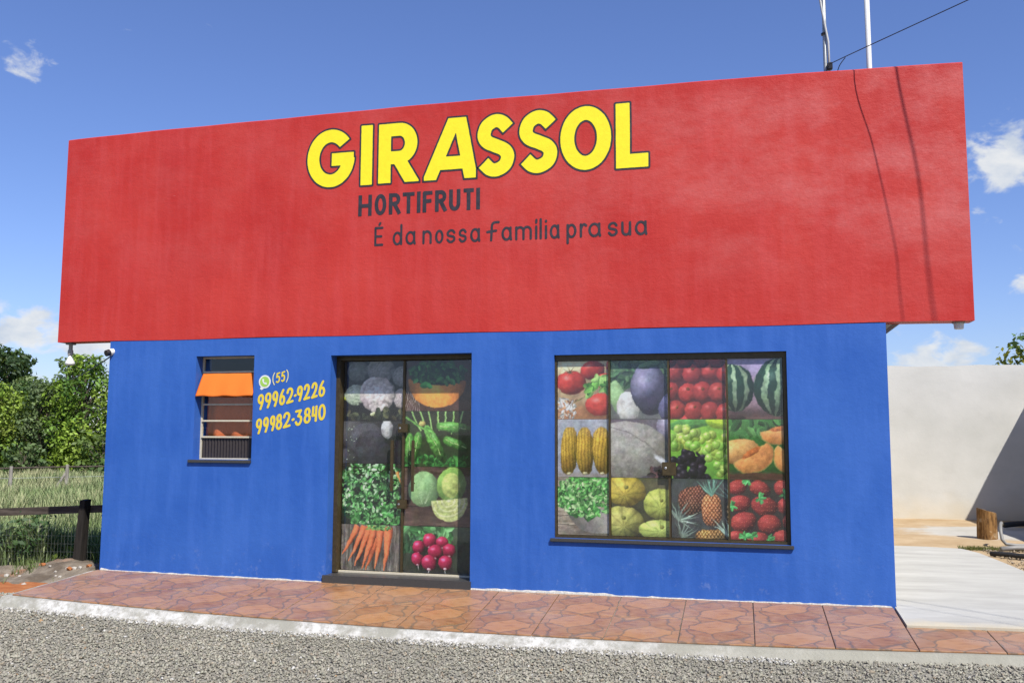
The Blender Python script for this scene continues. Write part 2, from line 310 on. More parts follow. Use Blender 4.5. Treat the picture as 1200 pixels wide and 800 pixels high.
def npmesh(name, V, F, mat, parent=None, tint=None, tname='tint', smooth=False, **kw):
    """V (n,3), F (m,k) with k constant; tint (n,3) linear colours"""
    V = np.asarray(V, np.float32); F = np.asarray(F, np.int32); k = F.shape[1]
    me = bpy.data.meshes.new(name); me.vertices.add(len(V)); me.vertices.foreach_set('co', V.ravel())
    me.loops.add(F.size); me.loops.foreach_set('vertex_index', F.ravel())
    me.polygons.add(len(F)); me.polygons.foreach_set('loop_start', np.arange(0, F.size, k, dtype=np.int32)); me.polygons.foreach_set('loop_total', np.full(len(F), k, np.int32))
    me.update(calc_edges=True)
    if tint is not None:
        at = me.attributes.new(tname, 'FLOAT_COLOR', 'POINT'); cc = np.ones((len(V), 4), np.float32); cc[:, :3] = tint; at.data.foreach_set('color', cc.ravel())
    if smooth: me.polygons.foreach_set('use_smooth', np.ones(len(F), bool))
    me.materials.append(mat); me.validate()
    return link(bpy.data.objects.new(name, me), parent, **kw)
def sheet(name, xs, ys, zf, mat, parent=None, mask=None, **kw):
    xs = np.asarray(xs, float); ys = np.asarray(ys, float)
    Xg, Yg = np.meshgrid(xs, ys); V = np.stack([Xg, Yg, zf(Xg, Yg)], -1).reshape(-1, 3); n = len(xs)
    i, j = np.meshgrid(np.arange(len(ys) - 1), np.arange(n - 1), indexing='ij'); b = i * n + j
    F = np.stack([b, b + 1, b + n + 1, b + n], -1).reshape(-1, 4)
    return npmesh(name, V, F, mat, parent, smooth=True, **kw)
def vnoise(x, y, seed=0):
    """smooth value noise, numpy"""
    x = np.asarray(x, float); y = np.asarray(y, float); xi = np.floor(x).astype(int); yi = np.floor(y).astype(int); fx = x - xi; fy = y - yi
    fx = fx * fx * (3 - 2 * fx); fy = fy * fy * (3 - 2 * fy)
    def h(a, b):
        q = (a * 374761393 + b * 668265263 + seed * 974634777) & 0xffffffff
        q = ((q ^ (q >> 13)) * 1274126177) & 0xffffffff
        return ((q ^ (q >> 16)) & 0xffff) / 65535.
    return (h(xi, yi) * (1 - fx) + h(xi + 1, yi) * fx) * (1 - fy) + (h(xi, yi + 1) * (1 - fx) + h(xi + 1, yi + 1) * fx) * fy
def fbm(x, y, o=4, seed=0):
    s = 0; a = .5
    for k in range(o): s = s + a * vnoise(np.asarray(x) * 2 ** k, np.asarray(y) * 2 ** k, seed + k); a *= .5
    return s

# ------------------------------------------------------------------ ground
def drop(x): return .065 + .072 * np.clip(1 - ((np.asarray(x, float) - 4.7) / 4.7) ** 2, 0, 1)
YF = -1.21
def ztile(x, y): return drop(x) * np.asarray(y, float) / -YF - .022 * np.clip(1 - ((np.asarray(x, float) - 4.2) / 4.2) ** 2, 0, 1)
def zgrav(x, y): return ztile(np.clip(x, 0, 9), YF) - .088 + .020 * np.clip((np.asarray(x, float) - .5) / 3, 0, 1) + .02 * (fbm(np.asarray(x) * 1.3, np.asarray(y) * 1.3, 3, 5) - .45) - .05 * np.clip((.2 - np.asarray(x)) / 2, 0, 1)
g = np.array([-900, -300, -120, -60, -30, -14, -6, 0, 6, 14, 30, 60, 120, 300, 900.])
sheet('ground', g, g, lambda x, y: 0 * x - .36, M['meadow'], kind='structure')
sheet('gravel_yard', np.arange(-14, 26.1, .25), np.r_[np.arange(-26, -5, .5), np.arange(-5, -.9, .1)], lambda x, y: zgrav(x, y) - .012, M['gravelbed'], kind='structure')
# left end of the gravel, running up beside the apron
sheet('gravel_strip', np.arange(-8, .06, .1), np.arange(-1.1, -.46, .08), lambda x, y: zgrav(x, y) - .016 - .05 * np.clip((y + .75) / .3, 0, 1), M['gravelbed'], kind='structure')
sheet('soil_strip', np.arange(-6, .1, .12), np.arange(-.62, .35, .08), lambda x, y: -.245 + .05 * fbm(x * 2.2, y * 2.2, 3, 3) - .02, M['soil'], kind='structure')
def bank(x, y): return -.39 + .24 * np.exp(-((x + .55 + .5 * y) / 1.15) ** 2 - ((y - .95) / .75) ** 2) + .16 * (fbm(x * 3, y * 3, 5, 9) - .2) + .05 * (fbm(x * 11, y * 11, 3, 19) - .4)
sheet('spoil_bank', np.arange(-3.6, 0, .05), np.arange(-.2, 3.2, .05), bank, M['spoil'], kind='structure')
# gravel: real crushed stones, too many to count
def stones(name, P, size, squash=.62, seed=1, cols=None):
    r = np.random.default_rng(seed); n = len(P)
    T = np.array([(1, 0, 0), (-1, 0, 0), (0, 1, 0), (0, -1, 0), (0, 0, 1), (0, 0, -1)], float)
    FT = np.array([(0, 2, 4), (2, 1, 4), (1, 3, 4), (3, 0, 4), (2, 0, 5), (1, 2, 5), (3, 1, 5), (0, 3, 5)])
    V = T[None] * (.65 + .7 * r.random((n, 6, 1))) + r.normal(0, .22, (n, 6, 3))
    V[:, :, 2] *= squash
    a = r.random(n) * 2 * PI; ca, sa = np.cos(a), np.sin(a)
    x = V[:, :, 0] * ca[:, None] - V[:, :, 1] * sa[:, None]; y = V[:, :, 0] * sa[:, None] + V[:, :, 1] * ca[:, None]
    tl = r.normal(0, .35, n); z = V[:, :, 2] + x * tl[:, None]
    V = np.stack([x, y, z], -1) * size[:, None, None] + P[:, None, :]
    F = (FT[None] + (np.arange(n) * 6)[:, None, None]).reshape(-1, 3)
    return npmesh(name, V.reshape(-1, 3), F, M['stones'], tint=np.repeat(cols, 6, 0), kind='stuff', label=None)
N = 150000
px = rng.uniform(-3.5, 12.5, N); py = -1.255 - .10 * np.clip(fbm(px * 2.3, px * 0, 3, 77) * 1.6, 0, 1.2) - 3.6 * rng.random(N) ** .85 + .06 * rng.random(N); keep = np.ones(N, bool)
# a few climb up the left end and the strip beside the path
m_ = px < -.02; py[m_] = rng.uniform(-4.6, -.62, m_.sum())
sz_ = .0065 + .011 * rng.random(N) ** 2.2; sz_[rng.random(N) < .03] *= 1.6
gv = rng.random((N, 1)); base = np.array([.345, .328, .265]) * (.74 + .5 * gv) * (1 + rng.normal(0, .015, (N, 3))) * (.80 + .45 * fbm(px * .9, py * .9, 4, 91)[:, None])
q = rng.random(N); base[q < .05] = np.array([.32, .27, .20]) * (.7 + .6 * rng.random(((q < .05).sum(), 1))); base[q > .99] = np.array([.58, .57, .53]); w2 = (q > .05) & (q < .0515); base[w2] = (.42, .27, .14)
base[(q > .2) & (q < .24)] *= .45
cr_ = 2600; px[:cr_] = rng.uniform(-.05, 7.2, cr_); py[:cr_] = YF - .06 - .20 * rng.random(cr_) ** 1.3; base[:cr_] = np.array([.60, .59, .55]) * (.6 + .5 * rng.random((cr_, 1))); sz_[:cr_] = .006 + .014 * rng.random(cr_) ** 2
st = stones('gravel', np.stack([px, py, zgrav(px, py) - .004 + .004 * rng.random(N)], -1), sz_, .62, 3, np.clip(base, .03, .75))
st['label'] = 'loose grey crushed gravel spread in front of the tiled apron'; st['category'] = 'gravel'

# ------------------------------------------------------------------ tiled apron
apron = thing('apron', 'x', 'x', (0, 0, 0)); apron['kind'] = 'structure'; apron.name = 'pavement'
del apron['label']; del apron['category']
xs_k = np.arange(-.09, 13.01, .045)
prof = []
for x in xs_k:
    zt = float(ztile(x, YF)); n_ = float(fbm(x * 3.1, 1.7, 4, 21)); n2_ = float(fbm(x * 9, 4.2, 3, 31)); zg = float(zgrav(x, -1.3))
    yb = .0 if x < 8.1 else -.62
    right_ = min(1, max(0, (x - 6) / 2))
    prof.append([(x, yb, float(ztile(x, yb)) - .016), (x, YF + .01, zt - .014), (x, YF - .025 - .03 * n_, zt - .008 - .012 * n2_), (x, YF - .045 - .05 * n_, zt - .035 - .02 * n2_), (x, YF - .065 - .10 * n_ * (1 - .6 * right_), zg + .018 - .03 * n2_), (x, YF - .12 - .20 * n2_ * (1 - .6 * right_), zg - .03)])
b = MB(); k = len(prof[0])
b.add([p for r_ in prof for p in r_], [(i * k + j, (i + 1) * k + j, (i + 1) * k + j + 1, i * k + j + 1) for i in range(len(prof) - 1) for j in range(k - 1)] + [tuple(range(k))])
b.build('kerb', M['kerb'], apron, smooth=False)
b = MB(); P_ = .595
def tile(x0, x1, y0, y1, rot):
    z = lambda x, y: float(ztile(x, y))
    c = [(x0, y0), (x1, y0), (x1, y1), (x0, y1)]; th = .012; bv = .003
    cx, cy = (x0 + x1) / 2, (y0 + y1) / 2
    vs = [(x, y, z(x, y) - th) for x, y in c] + [(x, y, z(x, y) - bv) for x, y in c]
    ci = [(x + (bv if x < cx else -bv), y + (bv if y < cy else -bv)) for x, y in c]
    vs += [(x, y, z(x, y)) for x, y in ci]
    fs = [(8, 9, 10, 11)] + [(i, (i + 1) % 4, 4 + (i + 1) % 4, 4 + i) for i in range(4)] + [(4 + i, 4 + (i + 1) % 4, 8 + (i + 1) % 4, 8 + i) for i in range(4)]
    me = bpy.data.meshes.new('tile'); me.from_pydata(vs, [], fs); me.materials.append(M['tile']); uv = me.uv_layers.new(name='UVMap')
    for lp in me.loops:
        p = me.vertices[lp.vertex_index].co; u_, v_ = (p.x - x0) / P_, (p.y - y0) / P_
        if x1 - x0 < P_ * .9: u_ += 1 - (x1 - x0) / P_
        for _ in range(rot): u_, v_ = v_, 1 - u_
        uv.data[lp.index].uv = (u_, v_)
    me.update(); link(bpy.data.objects.new('tile', me), apron)
j_ = .0035
xr = 8.10; rows = [(-.012 - .597, -.012), (-.012 - 1.194, -.012 - .597)]
for ri, (ya, yb_) in enumerate(rows):
    x = xr; kcol = 0
    while x > .02:
        xa = max(x - P_, -.02); tile(xa + j_, x - j_, ya + j_, yb_ - j_, 2 * ((kcol * 7 + ri * 3) % 2)); x -= P_; kcol += 1
for k in range(8):
    tile(xr + k * P_ + j_, xr + (k + 1) * P_ - j_, rows[1][0] + j_, rows[1][1] - j_, 2 * ((k * 5) % 2))
# ------------------------------------------------------------------ yard to the right
def slab():
    b = MB(); th = .12
    out = [(8.128, 4.75), (8.128, -.02), (8.11, -.03), (8.112, -.606)]
    n = 30; out += [(8.12 + i / n * 4.8, -.610 - .006 * math.sin(i * 1.3)) for i in range(1, n + 1)]
    out += [(12.9, -.2), (11.2, .4), (10.05, 1.55), (9.85, 2.3), (9.80, 3.3), (9.74, 4.15), (9.62, 4.55), (9.2, 4.62), (8.75, 4.60), (8.45, 4.95)]
    zt = lambda x, y: .012 + (float(ztile(min(x, 9), y)) * .9 if y < 0 else 0) + .004 * math.sin(x * 3)
    m = len(out); b.add([(x, y, zt(x, y)) for x, y in out] + [(x, y, -.4) for x, y in out], [tuple(range(m))] + [(i, (i + 1) % m, m + (i + 1) % m, m + i) for i in range(m)])
    o = b.build('path', M['concrete'], kind='structure'); return o
slab()
sheet('dirt_yard', np.arange(8.13, 14.1, .12), np.arange(-.5, 9.5, .12), lambda x, y: -.022 + .035 * (fbm(x * 1.5, y * 1.5, 4, 14) - .45) - .2 * np.clip((1.0 - y) / .6, 0, 1) - .15 * np.clip((3.6 - y) / .8, 0, 1) * np.clip((9.7 - x) / .3, 0, 1), M['dirt'], kind='structure')
# gravelly dirt beside the path
n = 2600; gx = rng.uniform(9.75, 12.4, n); gy = rng.uniform(.6, 4.9, n); ok = gx > 9.85 + np.clip(1.5 - gy, 0, 9) * 1.1; gx, gy = gx[ok], gy[ok]
gc = np.array([.30, .25, .19]) * (.5 + .9 * rng.random((len(gx), 1)))
o = stones('yard_rubble', np.stack([gx, gy, -.008 + 0 * gx], -1), .008 + .022 * rng.random(len(gx)) ** 3, .7, 5, gc); o['label'] = 'fine brown rubble lying on the dirt beside the pale path'; o['category'] = 'rubble'
def wall(name, x0, x1, y0, y1, z0, z1, label, cat):
    root = thing(name, label, cat, ((x0 + x1) / 2, (y0 + y1) / 2, z0))
    lx = x1 - x0; ly = y1 - y0; L = max(lx, ly); n = int(L / .25); vs = []; fs = []
    for i in range(n + 1):
        t_ = i / n; dz = .010 * math.sin(t_ * 31) + .008 * math.sin(t_ * 77)
        if lx > ly: pts = [(-lx / 2 + t_ * lx, -ly / 2), (-lx / 2 + t_ * lx, ly / 2)]
        else: pts = [(-lx / 2, -ly / 2 + t_ * ly), (lx / 2, -ly / 2 + t_ * ly)]
        (xa, ya), (xb, yb) = pts
        vs += [(xa, ya, 0), (xa, ya, z1 - z0 + dz), (xb, yb, z1 - z0 + dz), (xb, yb, 0)]
    for i in range(n):
        a = i * 4; fs += [(a, a + 4, a + 5, a + 1), (a + 1, a + 5, a + 6, a + 2), (a + 2, a + 6, a + 7, a + 3)]
    fs += [(0, 1, 2, 3), tuple(n * 4 + q for q in (3, 2, 1, 0))]
    MB().add(vs, fs).build('masonry', M['render'], root); return root
wall('perimeter_wall', 4.0, 12.36, 9.46, 9.62, -.3, 2.77, 'long bare cement wall behind the yard, half in slanting shadow', 'wall')
wall('perimeter_wall', 12.19, 12.36, 2.4, 9.452, -.3, 2.75, 'bare cement side wall whose shadow slants over the yard', 'wall')
# stump
root = thing('tree_stump', 'short brown log stump standing on the pale concrete patch', 'stump', (10.33, 6.22, -.02))
vs = []; n = 22
for j in range(7):
    z = j / 6 * .41
    for k in range(n):
        a = 2 * PI * k / n; r = .130 * (1 + .07 * math.sin(3 * a + 1) + .035 * math.sin(7 * a + j * .4)) * (1.05 - .08 * j / 6)
        vs.append((r * math.cos(a), r * math.sin(a), z - (.035 * math.cos(a) if j == 6 else 0)))
MB().add(vs, [(j * n + k, j * n + (k + 1) % n, (j + 1) * n + (k + 1) % n, (j + 1) * n + k) for j in range(6) for k in range(n)]).build('trunk', M['stump'], root, smooth=True)
MB().add([(v[0] * .985, v[1] * .985, v[2] + .002) for v in vs[-n:]] + [(0, 0, .41)], [(k, (k + 1) % n, n) for k in range(n)]).build('cut_face', M['stumptop'], root)
# bent grey pipe and black hoses lying right of the path
b = MB(); b.tube([(10.32, 5.35, .27), (10.28, 5.22, .30), (10.24, 5.10, .28), (10.22, 5.02, .2), (10.22, 4.97, .1), (10.26, 4.95, .045), (10.38, 4.96, .03), (10.7, 5.0, .03), (11.6, 5.1, .03)], .022, 10)
b.build('bent_pipe', M['greyplastic'], smooth=True, label='grey plastic pipe bent upright at the path corner', cat='pipe')
b = MB(); b.tube([(9.84, 4.0, .02), (9.95, 3.93, .03), (10.15, 3.75, .03), (10.5, 3.45, .03), (11.2, 3.0, .03), (12.0, 2.6, .03)], .030, 8)
b.build('hose', M['cable'], smooth=True, label='thick black hose lying on dirt beside the pale path', cat='hose')
b = MB(); b.tube([(10.1, 4.55, .02), (10.3, 4.62, .035), (10.6, 4.68, .035), (11.4, 4.75, .035)], .032, 8)
b.build('hose', M['greyplastic'], smooth=True, label='grey hose end lying along the mossy edge of the yard', cat='hose')
b = MB(); b.tube([(10.95, 7.75, .05), (11.2, 7.95, .06), (11.6, 8.15, .06), (12.1, 8.3, .06)], .045, 8)
b.build('hose', M['cable'], smooth=True, label='black pipe lying in the shadow behind the stump', cat='pipe')
# moss edge
def blades(name, P, hgt, wid, cols, parent=None, lean=.35, seed=2, **kw):
    r = np.random.default_rng(seed); n = len(P); a = r.random(n) * 2 * PI; d = np.stack([np.cos(a), np.sin(a), 0 * a], -1); s = np.stack([-np.sin(a), np.cos(a), 0 * a], -1)
    le = (lean * (.3 + r.random(n)) * hgt)[:, None]; up = np.array([0, 0, 1.])
    h_ = hgt[:, None]; w_ = wid[:, None]
    V = np.stack([P - s * w_, P + s * w_, P + d * le * .35 + up * h_ * .55 + s * w_ * .7, P + d * le * .35 + up * h_ * .55 - s * w_ * .7, P + d * le + up * h_ + s * w_ * .12, P + d * le + up * h_ - s * w_ * .12], 1)
    b = (np.arange(n) * 6)[:, None, None]; F = (np.array([(0, 1, 2, 3), (3, 2, 4, 5)])[None] + b).reshape(-1, 4)
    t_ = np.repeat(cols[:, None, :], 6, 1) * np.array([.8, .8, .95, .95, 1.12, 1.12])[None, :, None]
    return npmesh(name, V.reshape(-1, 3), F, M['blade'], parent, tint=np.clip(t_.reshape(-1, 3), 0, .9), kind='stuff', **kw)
n = 2600; gx = rng.uniform(9.62, 12.1, n); gy = 4.72 + .05 * rng.normal(size=n) + (gx - 9.6) * .10
gc = np.array([.16, .17, .05]) * (.6 + .8 * rng.random((n, 1)))
blades('grass_edge', np.stack([gx, gy, 0 * gx - .02], -1), .02 + .04 * rng.random(n), .003 + .003 * rng.random(n), gc, label='thin strip of dry moss and grass along the yard edge', cat='grass')

# ------------------------------------------------------------------ the shop
shop = thing('shop_building', 'low shop with blue front wall and wide red parapet sign', 'building', (4.06, 0, 0))
def child(o_or_mb, name, mat, parent=None, **kw):
    """build at world coordinates under a parent that sits at shop origin"""
    o = o_or_mb.build(name, mat, None, **kw); p = parent or shop
    o.parent = p; o.matrix_parent_inverse = Matrix.Translation((-4.06, 0, 0)) if p is shop else Matrix.Identity(4)
    return o
BX = 8.126; RZ0, RZ1 = 2.506, 4.878
DX0, DX1, DZ = 2.691, 4.228, 2.30
WX0, WX1, WZ0, WZ1 = 5.071, 7.259, .497, 2.262
SX0, SX1, SZ0, SZ1 = 1.098, 1.80, 1.203, 2.317
def holed(x0, x1, z0, z1, holes, th):
    b = MB()
    xs = sorted({x0, x1} | {h[0] for h in holes} | {h[1] for h in holes}); zs = sorted({z0, z1} | {h[2] for h in holes} | {h[3] for h in holes})
    idx = {}
    def v(x, y, z):
        k = (x, y, z)
        if k not in idx: idx[k] = len(b.v); b.v.append(k)
        return idx[k]
    ins = lambda x, z: any(h[0] < x < h[1] and h[2] < z < h[3] for h in holes)
    for i in range(len(xs) - 1):
        for j in range(len(zs) - 1):
            xa, xb, za, zb = xs[i], xs[i + 1], zs[j], zs[j + 1]
            if ins((xa + xb) / 2, (za + zb) / 2): continue
            b.f.append((v(xa, 0, za), v(xb, 0, za), v(xb, 0, zb), v(xa, 0, zb))); b.f.append((v(xa, th, za), v(xa, th, zb), v(xb, th, zb), v(xb, th, za)))
    for hx0, hx1, hz0, hz1 in holes:
        for p, q in (((hx0, hz0), (hx0, hz1)), ((hx0, hz1), (hx1, hz1)), ((hx1, hz1), (hx1, hz0)), ((hx1, hz0), (hx0, hz0))):
            if p[1] == q[1] == z0: continue
            # split along the grid so that vertices are shared
            def cuts(a_, b_, L): return [t_ for t_ in (L if a_ < b_ else L[::-1]) if min(a_, b_) <= t_ <= max(a_, b_)]
            line = [(p[0], z) for z in cuts(p[1], q[1], zs)] if p[0] == q[0] else [(x, p[1]) for x in cuts(p[0], q[0], xs)]
            for (xa, za), (xb, zb) in zip(line, line[1:]): b.f.append((v(xa, 0, za), v(xb, 0, zb), v(xb, th, zb), v(xa, th, za)))
    return b
b = holed(0, BX, -.12, RZ0 - .004, [(DX0, DX1, -.12, DZ), (WX0, WX1, WZ0, WZ1), (SX0, SX1, SZ0, SZ1)], .30)
# outer edges of the front slab
b.add([(0, 0, -.12), (0, .3, -.12), (0, .3, RZ0 - .004), (0, 0, RZ0 - .004)], [(0, 1, 2, 3)]); b.add([(BX, 0, -.12), (BX, .3, -.12), (BX, .3, RZ0 - .004), (BX, 0, RZ0 - .004)], [(0, 1, 2, 3)])
child(b, 'front_wall', M['blue'])
b = MB(); b.box(0, .2, .302, 9.0, -.3, 2.62); child(b, 'side_wall', M['render'])
b = MB(); b.box(BX - .2, BX, .302, 9.0, -.3, 2.62); child(b, 'side_wall', M['render'])
b = MB(); b.box(.202, BX - .202, 8.8, 9.0, -.3, 2.62); child(b, 'back_wall', M['render'])
b = MB(); b.box(.202, BX - .202, .302, 8.798, -.06, -.01); child(b, 'inner_floor', M['inside'])
b = MB(); b.box(-.25, BX + .25, .215, 9.3, 2.625, 2.75); child(b, 'roof', M['roofing'])
# parapet: heavy red slab wider than the wall below, top edge slightly crowned
PX0, PX1 = -.696, 8.861
b = MB(); n = 120; th = .205; ring = []
for i in range(n + 1):
    u_ = i / n; x = PX0 + (PX1 - PX0) * u_
    top = RZ1 + .045 * (1 - (2 * u_ - 1) ** 2) + .003 * math.sin(u_ * 17) + .0015 * math.sin(u_ * 61)
    if u_ > .975: top -= 0
    bot = RZ0 + .004 * math.sin(u_ * 29)
    lean = 0
    ring.append([(x, -.004, bot), (x, -.004, top - .012), (x, .010, top), (x, th - .01, top), (x, th, top - .012), (x, th, bot)])
b.add([p for r_ in ring for p in r_], [(i * 6 + j, (i + 1) * 6 + j, (i + 1) * 6 + (j + 1) % 6, i * 6 + (j + 1) % 6) for i in range(n) for j in range(6)] + [tuple(range(6)), tuple(n * 6 + j for j in range(6))])
par = child(b, 'parapet', M['red'])
# grey brackets holding the overhanging ends of the parapet
for x0, x1 in ((8.129, 8.34), (-.003, -.214)):
    b = MB(); b.add([(x0, .23, 2.40), (x0, .29, 2.40), (x0, .29, 2.445), (x0, .23, 2.445), (x1, .23, 2.56), (x1, .29, 2.56), (x1, .29, 2.605), (x1, .23, 2.605)], [(0, 1, 2, 3), (4, 5, 6, 7), (0, 1, 5, 4), (1, 2, 6, 5), (2, 3, 7, 6), (3, 0, 4, 7)])
    child(b, 'bracket', M['soffit'])
# lime line where the wall meets the tiles
n = 240; xs = np.linspace(.02, 8.09, n); pl_ = [MB(), MB()]
hh = .003 + .05 * np.clip(fbm(xs * 3.3, xs * 0 + 2, 4, 44) - .47, 0, 1) + .10 * np.clip(fbm(xs * 1.1, xs * 0 + 7, 3, 47) - .56, 0, 1) + .010 * np.clip(vnoise(xs * 22, xs * 0, 5) - .35, 0, 1)
for i in range(n - 1):
    if DX0 - .02 < xs[i] < DX1 + .01: continue
    za, zb = float(ztile(xs[i], 0)), float(ztile(xs[i + 1], 0))
    pl_[xs[i] > 3].add([(xs[i], -.016, za - .006), (xs[i + 1], -.016, zb - .006), (xs[i + 1], -.010, zb + hh[i + 1] * .6), (xs[i], -.010, za + hh[i] * .6), (xs[i + 1], -.002, zb + hh[i + 1]), (xs[i], -.002, za + hh[i])], [(0, 1, 2, 3), (3, 2, 4, 5)])
for b in pl_: child(b, 'plaster_line', M['lime'])

# ------------------------------------------------------------------ painted lettering (stroke distance fields cut into thin sheets)
def cat(pts, k=10, closed=False):
    p = [np.array(q, float) for q in pts]; n = len(p); out = []
    g = (lambda i: p[i % n]) if closed else (lambda i: p[min(max(i, 0), n - 1)])
    for i in range(n if closed else n - 1):
        a, b_, c_, d = g(i - 1), g(i), g(i + 1), g(i + 2)
        for j in range(k):
            t_ = j / k; out.append(.5 * ((2 * b_) + (-a + c_) * t_ + (2 * a - 5 * b_ + 4 * c_ - d) * t_ ** 2 + (-a + 3 * b_ - 3 * c_ + d) * t_ ** 3))
    out.append(g(n if closed else n - 1)); return np.array(out)
def ell(cx, cz, rx, rz, a0=0, a1=360, n=40):
    a = np.radians(np.linspace(a0, a1, n)); return np.stack([cx + rx * np.cos(a), cz + rz * np.sin(a)], -1)
def sdf(strokes, Xg, Zg, hw, rnd):
    D = np.full(Xg.shape, 9.)
    for s_ in strokes:
        s_ = np.asarray(s_, float); n = len(s_); closed = np.allclose(s_[0], s_[-1]); acc = np.r_[0, np.cumsum(np.hypot(*(s_[1:] - s_[:-1]).T))]
        for i in range(n - 1):
            a, b_ = s_[i], s_[i + 1]; d = b_ - a; L = np.hypot(*d)
            if L < 1e-9: continue
            d = d / L; px_, pz_ = Xg - a[0], Zg - a[1]; t_ = px_ * d[0] + pz_ * d[1]; w_ = -px_ * d[1] + pz_ * d[0]
            if rnd: e = np.hypot(px_ - np.clip(t_, 0, L) * d[0], pz_ - np.clip(t_, 0, L) * d[1]) - hw
            else:
                qx = np.abs(t_ - L / 2) - L / 2; qz = np.abs(w_) - hw
                e = np.hypot(np.maximum(qx, 0), np.maximum(qz, 0)) + np.minimum(np.maximum(qx, qz), 0)
                if closed or i > 0:
                    dc = np.hypot(px_, pz_) - hw
                    if not closed and acc[i] < hw * 1.5: o_ = s_[0] - s_[1]; o_ = o_ / np.hypot(*o_); dc = np.maximum(dc, (Xg - s_[0][0]) * o_[0] + (Zg - s_[0][1]) * o_[1])
                    if not closed and acc[-1] - acc[i] < hw * 1.5: o_ = s_[-1] - s_[-2]; o_ = o_ / np.hypot(*o_); dc = np.maximum(dc, (Xg - s_[-1][0]) * o_[0] + (Zg - s_[-1][1]) * o_[1])
                    e = np.minimum(e, dc)
            D = np.minimum(D, e)
    return D
def contour(D, xs, zs, y):
    """filled marching squares -> vertices and faces for D<0, facing -y"""
    v = []; f = []; idx = {}
    def pt(key, x, z):
        if key not in idx: idx[key] = len(v); v.append((x, y, z))
        return idx[key]
    nz, nx = D.shape
    for j in range(nz - 1):
        i = 0
        while i < nx - 1:
            c = [(i, j), (i + 1, j), (i + 1, j + 1), (i, j + 1)]; d = [D[b_, a] for a, b_ in c]
            if all(q < 0 for q in d):
                i0 = i
                while i < nx - 1 and D[j, i] < 0 and D[j, i + 1] < 0 and D[j + 1, i] < 0 and D[j + 1, i + 1] < 0: i += 1
                f.append((pt((i0, j), xs[i0], zs[j]), pt((i, j), xs[i], zs[j]), pt((i, j + 1), xs[i], zs[j + 1]), pt((i0, j + 1), xs[i0], zs[j + 1]))); continue
            if any(q < 0 for q in d):
                poly = []
                for q in range(4):
                    (a, b_), (a2, b2) = c[q], c[(q + 1) % 4]; d0, d1 = d[q], d[(q + 1) % 4]
                    if d0 < 0: poly.append(pt((a, b_), xs[a], zs[b_]))
                    if (d0 < 0) != (d1 < 0):
                        t_ = d0 / (d0 - d1); poly.append(pt(tuple(sorted(((a, b_), (a2, b2)))), xs[a] + (xs[a2] - xs[a]) * t_, zs[b_] + (zs[b2] - zs[b_]) * t_))
                if len(poly) >= 3: f.append(tuple(poly))
            i += 1
    return v, f
def glyph(strokes, hw, y, res, mat, parent, name='letter', rnd=True, clip=None, off=0., shear=None):
    allp = np.concatenate([np.asarray(s_, float) for s_ in strokes]); m_ = hw + off + res * 2
    xs = np.arange(allp[:, 0].min() - m_, allp[:, 0].max() + m_ + res, res); zs = np.arange(allp[:, 1].min() - m_, allp[:, 1].max() + m_ + res, res)
    Xg, Zg = np.meshgrid(xs, zs); D = sdf(strokes, Xg, Zg, hw, rnd)
    if clip:
        x0, x1, z0, z1 = clip; D = np.maximum(D, np.maximum(np.maximum(x0 - Xg, Xg - x1), np.maximum(z0 - Zg, Zg - z1)))
    D = D - off + (fbm(Xg * 25, Zg * 25, 2, 3) - .38) * .004 * min(1, hw / .03)
    v, f = contour(D, xs, zs, y)
    if shear: v = [(x, y_, z + shear[0] * (x - shear[1])) for x, y_, z in v]
    b_ = MB(); b_.v = v; b_.f = f
    me = bpy.data.meshes.new(name); me.from_pydata(v, [], f); me.materials.append(mat)
    bm = bmesh.new(); bm.from_mesh(me); bmesh.ops.recalc_face_normals(bm, faces=bm.faces)
    if sum(q.normal.y for q in bm.faces) > 0: bmesh.ops.reverse_faces(bm, faces=bm.faces)
    bm.to_mesh(me); bm.free()
    o = bpy.data.objects.new(name, me); link(o, parent); o.matrix_parent_inverse = Matrix.Identity(4) if parent is not shop else Matrix.Translation((-4.06, 0, 0)); return o
HWB = .069; OL = .020
